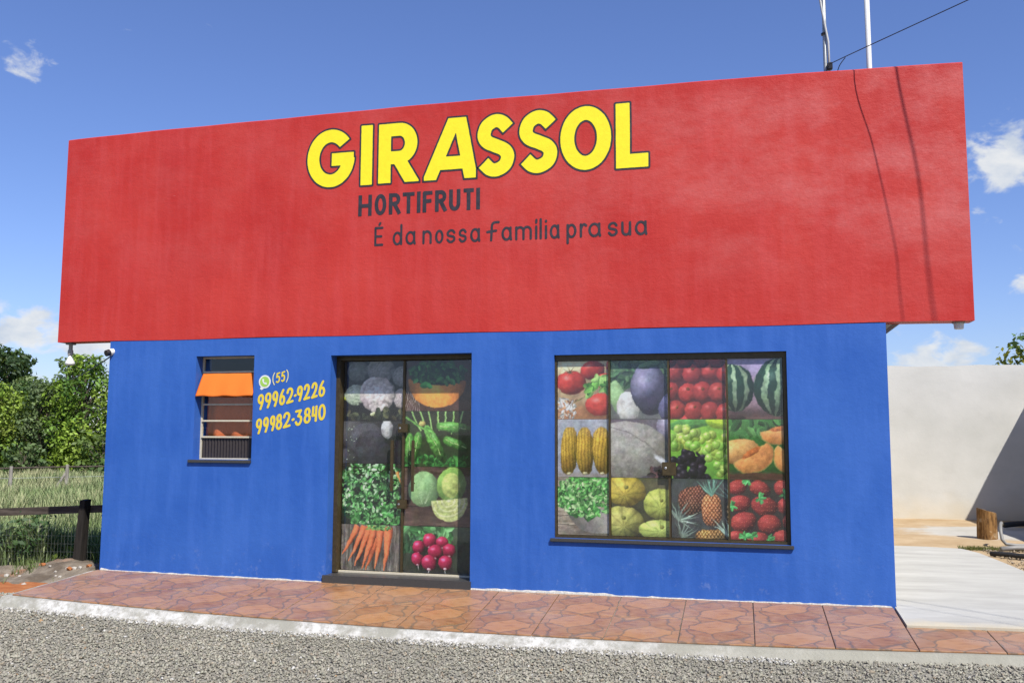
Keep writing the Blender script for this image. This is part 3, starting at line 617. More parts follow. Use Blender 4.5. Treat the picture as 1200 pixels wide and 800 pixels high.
def bold(ch, x0, x1, z0, z1):
    x0 += OL; x1 -= OL; z0 += OL; z1 -= OL; w = x1 - x0; h = z1 - z0; clip = (x0, x1, z0, z1); hw = HWB
    q = lambda u_, v_: (x0 + u_ * w, z0 + v_ * h)
    c = lambda u_, v_: (x0 + hw + u_ * (w - 2 * hw), z0 + hw + v_ * (h - 2 * hw))
    cx, cz = (x0 + x1) / 2, (z0 + z1) / 2
    if ch == 'G': s_ = [ell(cx, cz, w / 2 - hw, h / 2 - hw, 40, 359, 90), [q(.52, .475), (x1 - .009, z0 + .475 * h)]]
    elif ch == 'I': s_ = [[(cx, z0), (cx, z1)]]; hw = w / 2
    elif ch == 'L': s_ = [[(x0 + hw, z0), (x0 + hw, z1)], [(x0, z0 + hw), (x1, z0 + hw)]]
    elif ch == 'O': s_ = [ell(cx, cz, w / 2 - hw * 1.02, h / 2 - hw * 1.02)]; hw *= 1.02
    elif ch == 'S': s_ = [cat([c(.985, .83), c(.74, .96), c(.44, .99), c(.13, .89), c(.02, .71), c(.16, .575), c(.5, .49), c(.84, .40), c(.98, .27), c(.87, .10), c(.56, .01), c(.28, .03), c(.01, .16)], 10)]; hw *= 1.0
    elif ch == 'A': s_ = [[q(.045, -.12), q(.655, 1.12)], [q(.935, -.12), q(.655, 1.12)], [q(.25, .265), q(.8, .265)]]
    elif ch == 'R':
        zm = z0 + .42 * h; rz = (z1 - hw - zm) / 2; xc = x0 + .52 * w
        s_ = [[(x0 + hw, z0), (x0 + hw, z1)], np.concatenate([[(x0 + hw, z1 - hw)], ell(xc, zm + rz, x0 + .955 * w - hw - xc, rz, 90, -90, 24), [(x0 + hw, zm)]]), [q(.50, .40), q(.915, -.09)]]
    glyph(s_, hw, -.0058, .0065, M['black'], par, 'letter_outline', False, clip, OL)
    glyph(s_, hw, -.0080, .0065, M['yellow'], par, 'letter', False, clip)
for a_ in (('G', 2.344, 2.93, 4.080, 4.751), ('I', 2.965, 3.134, 4.078, 4.766), ('R', 3.165, 3.657, 4.083, 4.762), ('A', 3.675, 4.277, 4.080, 4.768), ('S', 4.248, 4.687, 4.072, 4.772), ('S', 4.690, 5.132, 4.079, 4.775), ('O', 5.119, 5.671, 4.081, 4.773), ('L', 5.678, 6.034, 4.073, 4.770)): bold(*a_)
Sp = [(.97, .80), (.72, .98), (.35, .98), (.05, .80), (.12, .58), (.5, .5), (.88, .42), (.96, .2), (.66, .02), (.3, .02), (.02, .2)]
GL = {
 'H': [[(0, 0), (0, 1)], [(1, 0), (1, 1)], [(0, .48), (1, .48)]], 'O': [ell(.5, .5, .5, .5)], 'T': [[(0, 1), (1, 1)], [(.5, 1), (.5, 0)]], 'I': [[(.5, 0), (.5, 1)]],
 'F': [[(0, 0), (0, 1), (1, 1)], [(0, .52), (.85, .54)]], 'U': [np.concatenate([[(0, 1)], ell(.5, .32, .5, .32, 180, 360, 16), [(1, 1)]])],
 'R': [[(0, 0), (0, 1)], np.concatenate([[(0, 1)], ell(.5, .75, .45, .25, 90, -90, 14), [(0, .5)]]), [(.45, .5), (1, 0)]],
 'E': [[(1, 1.5), (0, 1.5), (0, 0), (1, .0)], [(0, .75), (.85, .75)], [(.55, 1.78), (.68, 1.92)]],
 'd': [ell(.48, .5, .48, .5), [(1, 0), (1, 1.66)]], 'a': [ell(.48, .5, .46, .5), cat([(.93, 1), (.93, .3), (1, 0)], 4)],
 'n': [[(0, 0), (0, 1)], np.concatenate([[(0, .62)], ell(.5, .62, .5, .38, 180, 0, 14), [(1, 0)]])], 'o': [ell(.5, .5, .5, .5)], 's': [cat(Sp, 6)],
 'f': [cat([(1, 1.52), (.6, 1.5), (.42, 1.3), (.38, .7), (.34, 0)], 6), [(0, .72), (.78, .80)]],
 'm': [[(0, 0), (0, 1)], np.concatenate([[(0, .66)], ell(.25, .68, .25, .32, 180, 0, 12), [(.5, 0)]]), np.concatenate([[(.5, .66)], ell(.75, .68, .25, .32, 180, 0, 12), [(1, 0)]])],
 'i': [[(.5, 0), (.5, 1)], [(.5, 1.38), (.56, 1.45)]], 'í': [[(.5, 0), (.5, 1)], [(.4, 1.34), (.75, 1.56)]], 'l': [[(.5, 0), (.5, 1.6)]],
 'p': [[(0, -.5), (0, 1)], ell(.5, .5, .5, .5)], 'r': [[(0, 0), (0, 1)], cat([(0, .6), (.3, .92), (.65, 1.0), (1, .9)], 5)], 'u': [np.concatenate([[(0, 1)], ell(.48, .35, .48, .35, 180, 360, 12)]), [(1, 1), (1, 0)]],
 '9': [ell(.5, .70, .46, .28), cat([(.96, .72), (.86, .40), (.48, 0)], 6)], '6': [ell(.5, .29, .46, .28), cat([(.04, .30), (.22, .66), (.70, 1.)], 6)],
 '2': [cat([(.03, .74), (.22, .96), (.62, .99), (.9, .80), (.78, .52), (.38, .22), (.02, .02)], 6), [(.02, .02), (1, .06)]],
 '8': [ell(.5, .75, .38, .24), ell(.5, .26, .46, .26)], '0': [ell(.5, .5, .46, .5)], '3': [[(.02, .97), (.86, .97), (.42, .60)], cat([(.42, .60), (.84, .50), (.93, .25), (.6, .0), (.2, .03), (.02, .18)], 6)],
 '4': [[(.12, 1), (.0, .40), (.72, .40)], [(.92, 1), (.80, 0)]], '5': [[(.92, 1), (.2, .97), (.12, .56)], cat([(.12, .56), (.55, .64), (.9, .42), (.78, .1), (.4, 0), (.05, .08)], 6)],
 '(': [cat([(.9, 1.08), (.15, .75), (.15, .25), (.9, -.12)], 6)], ')': [cat([(.1, 1.08), (.85, .75), (.85, .25), (.1, -.12)], 6)], '-': [[(.1, .42), (.9, .44)]]}
def word(chars, bounds, zbase, zh, hw, y, mat, parent, shear=None, res=.004, name='letter', rnd=True):
    for c_, (x0, x1) in zip(chars, bounds):
        g_ = GL[c_]; w = max(x1 - x0 - 2 * hw, .002); h = zh - 2 * hw; zb = zbase(x0) if callable(zbase) else zbase
        st_ = [[(x0 + hw + u_ * w, zb + hw + v_ * h) for u_, v_ in s_] for s_ in g_]
        if not rnd:
            for q_, s_ in enumerate(st_):
                s_ = [np.array(p_, float) for p_ in s_]
                if not np.allclose(s_[0], s_[-1]):
                    d0 = s_[0] - s_[1]; d1 = s_[-1] - s_[-2]; s_[0] = s_[0] + d0 / np.hypot(*d0) * hw; s_[-1] = s_[-1] + d1 / np.hypot(*d1) * hw
                st_[q_] = s_
        glyph(st_, hw, y, res, mat, parent, name, rnd, None, 0., (shear, x0) if shear else None)
pr = lambda L: list(zip(L[::2], L[1::2]))
word('HORTIFRUTI', pr([2.966, 3.119, 3.15, 3.282, 3.31, 3.442, 3.463, 3.595, 3.62, 3.662, 3.684, 3.791, 3.82, 3.947, 3.972, 4.095, 4.127, 4.237, 4.262, 4.305]), 3.765, .226, .0205, -.0062, M['black'], par, res=.0045, rnd=False)
sb = lambda x: 3.436 - .022 * (x - 3.2) / 2.8
word('EdanossafamíliapraSUA'.replace('S', 's').replace('U', 'u').replace('A', 'a'),
     pr([3.154, 3.256, 3.359, 3.467, 3.499, 3.616, 3.687, 3.79, 3.825, 3.917, 3.946, 4.048, 4.077, 4.168, 4.2, 4.312, 4.372, 4.514,
         4.53, 4.645, 4.674, 4.848, 4.876, 4.908, 4.924, 4.952, 4.977, 5.007, 5.028, 5.133, 5.199, 5.301, 5.332, 5.409, 5.416, 5.547, 5.61, 5.712, 5.743, 5.842, 5.874, 5.999]), sb, .145, .0125, -.0062, M['black'], par, res=.004)
ph = lambda zl, zr: (lambda x: zl + (zr - zl) * (x - 1.85) / .79)
word('99962-9226', pr([1.855, 1.933, 1.939, 2.02, 2.025, 2.099, 2.106, 2.181, 2.189, 2.276, 2.277, 2.311, 2.31, 2.382, 2.387, 2.466, 2.475, 2.552, 2.557, 2.638]), ph(1.724, 1.874), .172, .0130, -.003, M['yellow2'], shop, .2, .0035, 'digit')
word('99982-3840', pr([1.843, 1.919, 1.927, 1.998, 2.006, 2.075, 2.075, 2.155, 2.158, 2.25, 2.257, 2.296, 2.296, 2.386, 2.395, 2.482, 2.487, 2.558, 2.56, 2.65]), ph(1.470, 1.630), .170, .0130, -.003, M['yellow2'], shop, .2, .0035, 'digit')
word('55', pr([2.062, 2.116, 2.122, 2.174]), lambda x: 2.01 + .2 * (x - 2.05), .112, .0085, -.003, M['yellow2'], shop, .2, .003, 'digit')
word('()', pr([2.022, 2.054, 2.180, 2.211]), lambda x: 2.008 + .2 * (x - 2.05), .115, .005, -.003, M['cream2'], shop, .2, .003, 'bracket_sign')
# messaging logo: green bubble with a white rim and a handset
bub = [ell(1.934, 2.032, .0335, .0335), [(1.934, 2.032), (1.9345, 2.032)], cat([(1.917, 2.0), (1.903, 1.968)], 2)]
fill = [np.array([(1.934, 2.032), (1.935, 2.032)])]
glyph([[(1.934, 2.032), (1.9342, 2.032)], [(1.925, 1.99), (1.905, 1.965), (1.898, 1.962)]], .016, -.0026, .003, M['iconwhite'], shop, 'logo_tail')
glyph([[(1.934, 2.032), (1.9342, 2.032)]], .070, -.0030, .003, M['iconwhite'], shop, 'logo_rim')
glyph([[(1.934, 2.032), (1.9342, 2.032)]], .054, -.0045, .003, M['icongreen'], shop, 'logo_bubble')
glyph([cat([(1.914, 2.056), (1.916, 2.036), (1.930, 2.016), (1.953, 2.009)], 6), [(1.914, 2.056), (1.921, 2.050)], [(1.953, 2.009), (1.948, 2.018)]], .0075, -.0060, .002, M['iconwhite'], shop, 'logo_handset')

# ------------------------------------------------------------------ printed produce pictures (painted in code, one thin sheet each)
class Pic:
    def __init__(s, asp, n=112, seed=1, bg=(120, 110, 100)):
        s.h = int(n); s.w = max(8, int(n * asp)); s.asp = asp; s.r = np.random.default_rng(seed); s.seed = seed
        s.X, s.Y = np.meshgrid((np.arange(s.w) + .5) / s.w * asp, (np.arange(s.h) + .5) / s.h)
        s.a = np.ones((s.h, s.w, 3)) * np.array(bg) / 255.
    def nz(s, k=6, o=3, sx=1, sy=1, sd=0): return fbm(s.X * k * sx, s.Y * k * sy, o, s.seed * 13 + sd)
    def over(s, m, col): m = np.clip(m, 0, 1)[..., None]; s.a = s.a * (1 - m) + np.asarray(col) * m
    def grad(s, c0, c1, k=0, sx=1, sy=1):
        t_ = s.Y[..., None] * (1 - k) + k * (s.nz(5, 4, sx, sy, 9)[..., None] * 1.6 - .3); s.a = np.array(c0) / 255. * (1 - np.clip(t_, 0, 1)) + np.array(c1) / 255. * np.clip(t_, 0, 1)
    def rect(s, x0, x1, y0, y1, col, soft=.02): s.over(np.clip((s.X - x0) / soft, 0, 1) * np.clip((x1 - s.X) / soft, 0, 1) * np.clip((s.Y - y0) / soft, 0, 1) * np.clip((y1 - s.Y) / soft, 0, 1), np.array(col) / 255.)
    def ball(s, cx, cy, rx, ry=None, col=(200, 60, 50), rot=0, spec=.5, dark=.45, tex=0, tk=12, ribs=0, cut=None, stripe=None, L=(-.45, .6), edge=.03, hi=None, power=2.):
        ry = ry or rx; c, sn = math.cos(rot), math.sin(rot); dx, dy = s.X - cx, s.Y - cy; u = (dx * c + dy * sn) / rx; v = (-dx * sn + dy * c) / ry
        r2 = np.abs(u) ** power + np.abs(v) ** power; m = np.clip((1 - r2) / (edge * 2 / max(min(rx, ry), .02) * .35 + .02), 0, 1)
        if cut is not None: m = m * np.clip((cut - v) * 14, 0, 1)
        zz = np.sqrt(np.clip(1 - r2, 0, 1)); nx_, ny_ = (u * c - v * sn), (u * sn + v * c)
        lam = np.clip(.62 * zz + L[0] * nx_ * .8 + L[1] * ny_ * .8 + .12, 0, 1.15)
        k = dark + (1.08 - dark) * lam
        if tex: k = k * (1 + tex * (s.nz(tk, 3, 1, 1, int(cx * 91 + cy * 57)) - .47) * 2)
        C_ = np.array(col) / 255. * k[..., None]
        if hi is not None: tt = np.clip((lam - .55) * 1.6, 0, 1)[..., None]; C_ = C_ * (1 - tt) + np.array(hi) / 255. * tt
        if ribs:
            ang = np.arctan2(u, v * .8 + .2); rb = np.abs(np.sin(ang * ribs / 2)) ** .45; C_ = C_ * (.72 + .28 * rb)[..., None]
        if stripe is not None:
            w_ = u / np.sqrt(np.clip(1 - v * v, .04, 1)) + .12 * (s.nz(11, 2, 1, 1, 5) - .5) * 2; st_ = np.clip((np.cos(w_ * 11) - .15) * 2.5, 0, 1)[..., None] * (.55 + .6 * s.nz(18, 2)[..., None]); C_ = C_ * (1 - st_) + np.array(stripe) / 255. * k[..., None] * st_
        if spec:
            hl = np.exp(-(((u + .3) / .28) ** 2 + ((v - .38) / .2) ** 2)); C_ = C_ + spec * .55 * hl[..., None]
        s.over(m, np.clip(C_, 0, 1)); return m
    def shadow(s, cx, cy, rx, ry, k=.5): g_ = np.exp(-((s.X - cx) / rx) ** 2 - ((s.Y - cy) / ry) ** 2); s.a = s.a * (1 - k * g_)[..., None]
    def taper(s, p0, p1, w0, w1, col, bend=0, hi=1.15, lo=.6, tex=.1, pw=1.):
        p0 = np.array(p0); p1 = np.array(p1); d = p1 - p0; L = np.hypot(*d); d = d / L; nn = np.array([-d[1], d[0]])
        t_ = ((s.X - p0[0]) * d[0] + (s.Y - p0[1]) * d[1]) / L; w = (s.X - p0[0]) * nn[0] + (s.Y - p0[1]) * nn[1] - bend * np.sin(np.clip(t_, 0, 1) * PI)
        ww = w0 + (w1 - w0) * np.clip(t_, 0, 1) ** pw; q = w / np.maximum(ww, 1e-3); m = np.clip((1 - np.abs(q)) * np.maximum(ww, .004) / .012, 0, 1) * np.clip(t_ * L / .015 + 1, 0, 1) * np.clip((1 - t_) * L / .015 + 1, 0, 1)
        k = lo + (hi - lo) * np.clip(.75 - .55 * (q + .25) ** 2 * 1.2, 0, 1) / .75; k = k * (1 + tex * (s.nz(24, 2) - .47) * 2)
        s.over(m, np.clip(np.array(col) / 255. * k[..., None], 0, 1))
    def leaves(s, n, x0, x1, y0, y1, cols, size=.05, mask=None, asp=.55, vein=True):
        for i in range(n):
            cx, cy = s.r.uniform(x0, x1), s.r.uniform(y0, y1)
            if mask is not None and not mask(cx, cy): continue
            c_ = np.array(cols[s.r.integers(len(cols))]) * s.r.uniform(.75, 1.15); sz = size * s.r.uniform(.6, 1.3); s.leaf(cx, cy, sz, sz * asp, s.r.uniform(0, 2 * PI), c_)
    def leaf(s, cx, cy, a_, b_, rot, col):
        i0 = max(0, int((cy - a_ * 1.1) * s.h)); i1 = min(s.h, int((cy + a_ * 1.1) * s.h) + 2); j0 = max(0, int((cx - a_ * 1.1) / s.asp * s.w)); j1 = min(s.w, int((cx + a_ * 1.1) / s.asp * s.w) + 2)
        if i1 <= i0 or j1 <= j0: return
        X_, Y_ = s.X[i0:i1, j0:j1] - cx, s.Y[i0:i1, j0:j1] - cy; c, sn = math.cos(rot), math.sin(rot); u = (X_ * c + Y_ * sn) / a_; v = (-X_ * sn + Y_ * c) / b_
        m = np.clip((1 - u * u - v * v) * 3, 0, 1)[..., None]; k = (.9 + .3 * np.clip(v, -1, 1) + .12 * (np.abs(v) < .12))[..., None]
        s.a[i0:i1, j0:j1] = s.a[i0:i1, j0:j1] * (1 - m) + np.clip(np.array(col) / 255. * k, 0, 1) * m
    def wood(s, c0, c1, vert=True, planks=4):
        k = s.nz(3, 5, 9 if vert else 1, 1 if vert else 9, 4); t_ = np.clip((k - .25) * 2, 0, 1)[..., None]; s.a = np.array(c0) / 255. * (1 - t_) + np.array(c1) / 255. * t_
        p = (s.X / s.asp if vert else s.Y) * planks; s.a = s.a * (1 - .45 * (np.abs(p - np.round(p)) < .025))[..., None]
def save_pic(p, name, x0, x1, z0, z1, y, parent, label, sat=1., veil=0.):  # veil mixes a flat haze of glass glare into the ink
    wx = p.X + .05 * (p.nz(5, 3, 1, 1, 71) - .45) + .022 * (p.nz(17, 2, 1, 1, 72) - .4); wy = p.Y + .05 * (p.nz(5, 3, 1, 1, 73) - .45) + .022 * (p.nz(17, 2, 1, 1, 74) - .4)
    a = p.a[np.clip((wy * p.h).astype(int), 0, p.h - 1), np.clip((wx / p.asp * p.w).astype(int), 0, p.w - 1)]
    a = a * (1 + .34 * (p.nz(7, 3, 1, 1, 75)[..., None] - .45) + .26 * (p.nz(26, 3, 1, 1, 76)[..., None] - .45) + .10 * (p.r.random((p.h, p.w, 1)) - .5)) + .05 * (np.stack([p.nz(9, 2, 1, 1, 77 + k_) for k_ in range(3)], -1) - .4); a = np.clip((a - .5) * 1.14 + .485, 0, 1); g_ = a.mean(-1, keepdims=True); a = np.clip(g_ + (a - g_) * sat, 0, 1) * (1 - veil) + .55 * veil
    a = a[np.r_[0:p.h, p.h - 1]][:, np.r_[0:p.w, p.w - 1]]; L_ = np.where(a <= .04045, a / 12.92, ((a + .055) / 1.055) ** 2.4) * 1.18 + .008; L_ = np.clip(L_, 0, .85)
    xs = np.linspace(x0, x1, p.w + 1); zs = np.linspace(z0, z1, p.h + 1); Xg, Zg = np.meshgrid(xs, zs); V = np.stack([Xg, 0 * Xg + y, Zg], -1).reshape(-1, 3); n = p.w + 1
    i, j = np.meshgrid(np.arange(p.h), np.arange(p.w), indexing='ij'); b_ = i * n + j; F = np.stack([b_, b_ + 1, b_ + n + 1, b_ + n], -1).reshape(-1, 4)
    o = npmesh(name, V, F, M['print'], None, tint=L_.reshape(-1, 3), tname='ink'); o.parent = parent; o['label'] = label; return o
GR = [(60, 130, 50), (95, 165, 70), (40, 95, 40), (130, 190, 95)]
def cauliflower(p):
    p.grad((34, 32, 34), (52, 48, 52))
    def head(cx, cy, r, c):
        p.ball(cx, cy, r, r * .92, c, spec=0, dark=.5, tex=.25, tk=14)
        for i in range(120):
            a = p.r.uniform(0, 2 * PI); q = r * .9 * math.sqrt(p.r.random()); k = 1.04 - .22 * q / r; p.ball(cx + q * math.cos(a), cy + q * math.sin(a) * .9, r * .13, r * .12, tuple(np.array(c) * p.r.uniform(.92, 1.06) * k), spec=0, dark=.82, edge=.03)
    head(.25, .84, .2, (128, 128, 124)); head(.66, .86, .26, (150, 148, 148)); head(1.06, .74, .2, (160, 158, 156)); p.leaf(.07, .40, .09, .05, .3, (190, 200, 40)); head(.20, .44, .20, (196, 206, 180)); head(1.06, .38, .18, (200, 186, 182)); head(.60, .45, .33, (232, 216, 212))  # top heads painted in shaded grey, lower ones in sunlit white
    p.leaves(26, .05, 1.05, .0, .2, [(70, 76, 60), (54, 60, 56), (96, 96, 70)], .07); p.leaf(.52, .13, .06, .03, .5, (220, 225, 160))
def darkveg(p):
    p.grad((48, 46, 50), (58, 56, 60)); p.ball(.20, .74, .34, .36, (94, 92, 94), spec=0, dark=.7, tex=.1); p.ball(.60, .44, .50, .54, (92, 90, 98), spec=0, dark=.6, tex=.12); p.ball(.70, .36, .40, .44, (76, 74, 82), spec=0, dark=.8, tex=.1); p.ball(.1, .1, .3, .26, (82, 80, 84), spec=0, dark=.7, tex=.12)
    p.ball(1.12, .82, .16, .24, (206, 206, 204), spec=0, dark=.6, tex=.3); p.ball(1.06, .2, .24, .3, (64, 62, 70), spec=0, dark=.7)
    for i in range(14): p.leaf(p.r.uniform(.05, .4), p.r.uniform(.05, .9), .022, .01, p.r.uniform(0, 3), (168, 182, 160))
def greens(p):
    p.grad((38, 46, 36), (54, 50, 46)); ms = lambda x, y: (x - .55) ** 2 / .36 + (y - .52) ** 2 / .30 < 1.15
    p.leaves(150, 0, 1.2, 0, 1, [(48, 96, 52), (70, 128, 74), (34, 70, 40)], .075, ms); p.leaves(620, 0, 1.2, .02, 1, [(150, 208, 140), (110, 182, 100), (186, 228, 172), (70, 130, 66), (40, 80, 44)], .040, ms, .55)
    p.leaves(60, .2, 1.1, .0, .35, [(120, 195, 110), (84, 160, 80)], .05)
    for q in ((.98, .75), (1.06, .6), (1.1, .88)): p.taper((q[0], q[1] + .12), (q[0] + .09, q[1] - .1), .035, .008, (228, 140, 80))
def carrots(p):
    p.wood((92, 84, 76), (150, 142, 132), True, 5); p.rect(.3, .58, 0, .8, (78, 72, 68), .1)
    for p0, p1, w in (((.40, .97), (.04, .34), .085), ((.56, .96), (.20, .22), .09), ((.86, .70), (.60, .03), .085), ((.70, .97), (.34, .10), .10), ((.82, .97), (.52, .05), .105), ((.96, .95), (.82, .04), .10), ((1.14, .96), (1.04, .02), .11)):
        p.shadow((p0[0] + p1[0]) / 2 + .05, (p0[1] + p1[1]) / 2 - .05, .12, .3, .22); p.taper(p0, p1, w, .016, (234, 124, 80), .014, 1.12, .58, .1, 1.35)
    for i in range(26): p.taper((p.r.uniform(.5, 1.05), .9), (p.r.uniform(.45, 1.15), 1.02), .012, .008, (120, 175, 90))
    p.leaves(26, .6, 1.18, .9, 1.0, [(130, 190, 110), (84, 150, 74)], .04)
def herbbowl(p):
    p.grad((96, 66, 54), (74, 52, 46), .3)
    for i in range(9): p.taper((.02 + i * .035, .0), (.0 + i * .035, .38), .008, .008, (222, 214, 205))
    m = np.clip((1 - (((p.X - .66) / .62) ** 2 + ((p.Y - .62) / .56) ** 2)) * 12, 0, 1) * (p.Y < .62 + .05 * np.sin(p.X * 3)); g_ = .55 + .6 * np.exp(-((p.X - .6) / .5) ** 2)
    p.over(m, np.clip(np.array((240, 150, 66)) / 255. * (g_ * (1 + .12 * (p.nz(4, 3, 7, .7) - .47)))[..., None], 0, 1)); p.ball(.66, .66, .58, .15, (58, 52, 36), spec=0, dark=.7)
    p.leaves(210, .08, 1.22, .56, .98, [(44, 92, 48), (62, 122, 60), (30, 66, 38), (84, 150, 78)], .075, lambda x, y: (x - .66) ** 2 / .34 + (y - .74) ** 2 / .07 < 1); p.leaf(.42, .52, .12, .07, .2, (78, 178, 78)); p.leaf(.5, .5, .09, .05, -.5, (100, 196, 92))
def zucchini(p):
    p.grad((58, 84, 46), (66, 62, 52), .3); p.leaves(90, 0, 1.2, 0, .2, [(90, 165, 80), (70, 140, 66), (54, 110, 52)], .055)
    for i in range(7): p.taper((.3 + i * .12, .62 + p.r.uniform(-.05, .05)), (.1 + i * .17, 1.05), .022, .022, (150, 190, 110))
    for c_, r_, ro in (((.22, .36), (.30, .095), 1.35), ((.10, .36), (.26, .09), 1.55), ((.58, .42), (.38, .115), -1.05), ((.95, .70), (.36, .10), -.12), ((.98, .42), (.26, .09), -.35)):
        p.ball(*c_, *r_, (112, 178, 84), ro, .3, .42, .35, 26, power=2.4)
        for k in range(12): t_ = p.r.uniform(-.8, .8); p.leaf(c_[0] + t_ * r_[0] * math.cos(ro) * .9, c_[1] + t_ * r_[0] * math.sin(ro) * .9, .035, .008, ro, (190, 225, 140))
    p.ball(.34, .77, .07, .06, (214, 196, 120), spec=0); p.taper((.02, .9), (.5, .6), .03, .02, (110, 160, 80))
def cabbages(p):
    p.wood((92, 70, 62), (122, 98, 86), False, 3)
    def cab(cx, cy, rx, ry, c, ro=0):
        p.shadow(cx + .03, cy - .06, rx * 1.2, ry * 1.1, .4); p.ball(cx, cy, rx, ry, c, ro, .12, .62, .14, 9)
        for k in range(9):
            a = p.r.uniform(-.9, .9); p.taper((cx + a * .2 * rx, cy - ry * .8), (cx + a * rx * .9, cy + ry * (.55 - .3 * abs(a))), .006, .003, (214, 236, 190))
    cab(.36, .62, .29, .31, (162, 206, 142)); cab(.86, .70, .26, .31, (148, 192, 96), -.15); p.ball(.85, .70, .17, .22, (196, 212, 118), -.15, 0, .8, .2, 20)
    m = np.clip((1 - ((p.X - .82) / .33) ** 2 - ((p.Y - .42) / .34) ** 2) * 9, 0, 1) * np.clip((.44 + .1 * (p.X - .5) - p.Y) * 60, 0, 1); p.over(m, np.array((206, 216, 138)) / 255. * (.75 + .5 * p.nz(26, 2, 1, 2))[..., None])
    rr = np.hypot((p.X - .8) / 1.0, (p.Y - .46)); p.over(m * (np.sin(rr * 70) > .55) * .45, np.array((242, 244, 200)) / 255.)
def radish(p):
    p.grad((62, 60, 54), (86, 108, 80), .3); p.leaves(90, 0, 1.15, .58, 1.0, [(96, 168, 96), (130, 195, 125), (66, 120, 66)], .11); p.leaves(30, 0, .3, .4, .8, [(70, 110, 76), (90, 130, 92)], .1)
    for cx, cy, r in ((.36, .55, .13), (.62, .70, .14), (.90, .66, .125), (1.06, .50, .13), (.34, .30, .125), (.74, .46, .145), (.60, .22, .15), (.98, .24, .14)):
        r *= 1.2; p.shadow(cx, cy - .06, r * 1.2, r * 1.1, .35); p.taper((cx, cy - r), (cx + p.r.uniform(-.1, .06), cy - r * 1.75), .014, .004, (236, 214, 214)); p.ball(cx, cy, r, r * .98, (206, 52, 96), 0, .6, .42, .06); p.ball(cx, cy - r * .8, r * .3, r * .18, (240, 190, 196), spec=0)
def tomatoes(p):
    p.grad((196, 150, 110), (238, 220, 178), .15); p.rect(-.1, 1.2, -.1, .30, (176, 96, 56), .3); p.leaves(60, .0, .32, .02, .36, [(238, 234, 226), (222, 214, 206), (200, 150, 120)], .045)
    for c_ in ((.62, .84, .22, .17), (.98, .92, .14, .14), (.86, .66, .2, .14), (.24, .64, .27, .21), (1.0, .6, .14, .13)): p.shadow(c_[0], c_[1] - .1, .25, .2, .25); p.ball(*c_, (214, 66, 52), 0, .55, .5)
    for a in np.linspace(0, 2 * PI, 8)[:-1]: p.taper((.22, .82), (.22 + .17 * math.cos(a), .83 + .1 * math.sin(a) + .02), .015, .004, (92, 92, 56))
    p.shadow(.78, .14, .34, .2, .4); p.ball(.76, .25, .28, .20, (222, 74, 62), 0, .5, .55); p.taper((.3, .3), (.68, .52), .015, .015, (120, 120, 70)); p.leaves(18, .5, .9, .42, .72, [(120, 180, 80), (90, 150, 66), (160, 205, 110)], .10)
def eggplant(p):  # purple dulled in the ink to carry the grey reflection on this pane
    p.grad((112, 110, 112), (104, 112, 98), .3); p.leaves(46, -.1, .5, .55, 1.05, [(84, 120, 84), (108, 140, 100), (70, 90, 76)], .13); p.leaves(24, .85, 1.2, .5, 1.0, [(70, 104, 70), (92, 120, 84)], .11); p.ball(.12, .38, .14, .3, (160, 196, 140), .2, 0, .7); p.ball(.3, .22, .2, .26, (208, 204, 200), 0, 0, .75)
    p.ball(.66, .52, .32, .46, (98, 92, 122), .1, .35, .5, hi=(168, 164, 196)); p.ball(.98, .22, .16, .24, (108, 104, 146), -.3, .3, .5); p.leaf(.66, .93, .2, .07, .2, (96, 128, 92))
def apples(p):
    p.grad((86, 34, 40), (106, 44, 48))
    for y in (-.05, .13, .44, .78, 1.04):
        for k in range(5): cx = .0 + k * .27 + (.12 if int(y * 10) % 2 else 0) + p.r.uniform(-.03, .03); p.ball(cx, y + p.r.uniform(-.03, .03), .165, .17, (190 + p.r.integers(-14, 20), 66, 62), 0, .35, .5, .15, 10); p.ball(cx + .01, y + .07, .035, .03, (150, 84, 44), spec=0) if p.r.random() < .6 else None
def watermelons(p):
    p.grad((150, 116, 118), (164, 150, 190), .1); p.rect(-.1, 1.2, -.1, .18, (138, 100, 98), .15); p.shadow(.2, .1, .35, .1, .4); p.shadow(.8, .1, .4, .1, .4)
    p.ball(.10, .52, .34, .40, (48, 84, 62), .05, .3, .5, .15, 14, stripe=(190, 214, 170)); p.ball(.80, .53, .38, .48, (38, 70, 54), -.06, .3, .5, .15, 14, stripe=(176, 204, 160)); p.ball(.1, .02, .2, .06, (74, 56, 54), spec=0)
def corn(p):
    p.grad((150, 150, 160), (166, 170, 182), .1); p.rect(-.1, 1.2, -.1, .10, (150, 142, 140), .05)
    for cx, ro, w in ((.20, .05, .155), (.49, 0, .16), (.79, -.07, .16)):
        m = p.ball(cx, .46, w, .42, (214, 172, 66), -ro, 0, .5, .1, power=2.6); u = (p.X - cx + (p.Y - .46) * -ro * -1) / w
        k = np.abs(np.sin(np.arcsin(np.clip(u, -1, 1)) * 8)) ** .5 * (.65 + .35 * np.abs(np.sin(p.Y * 62 + np.round(u * 4) * 1.5)) ** .5); p.a = p.a * (1 - m[..., None] * .38 * (1 - k[..., None])); p.ball(cx, .07, .05, .03, (216, 206, 160), spec=0)
    p.ball(1.02, .6, .1, .08, (186, 190, 206), spec=.2)
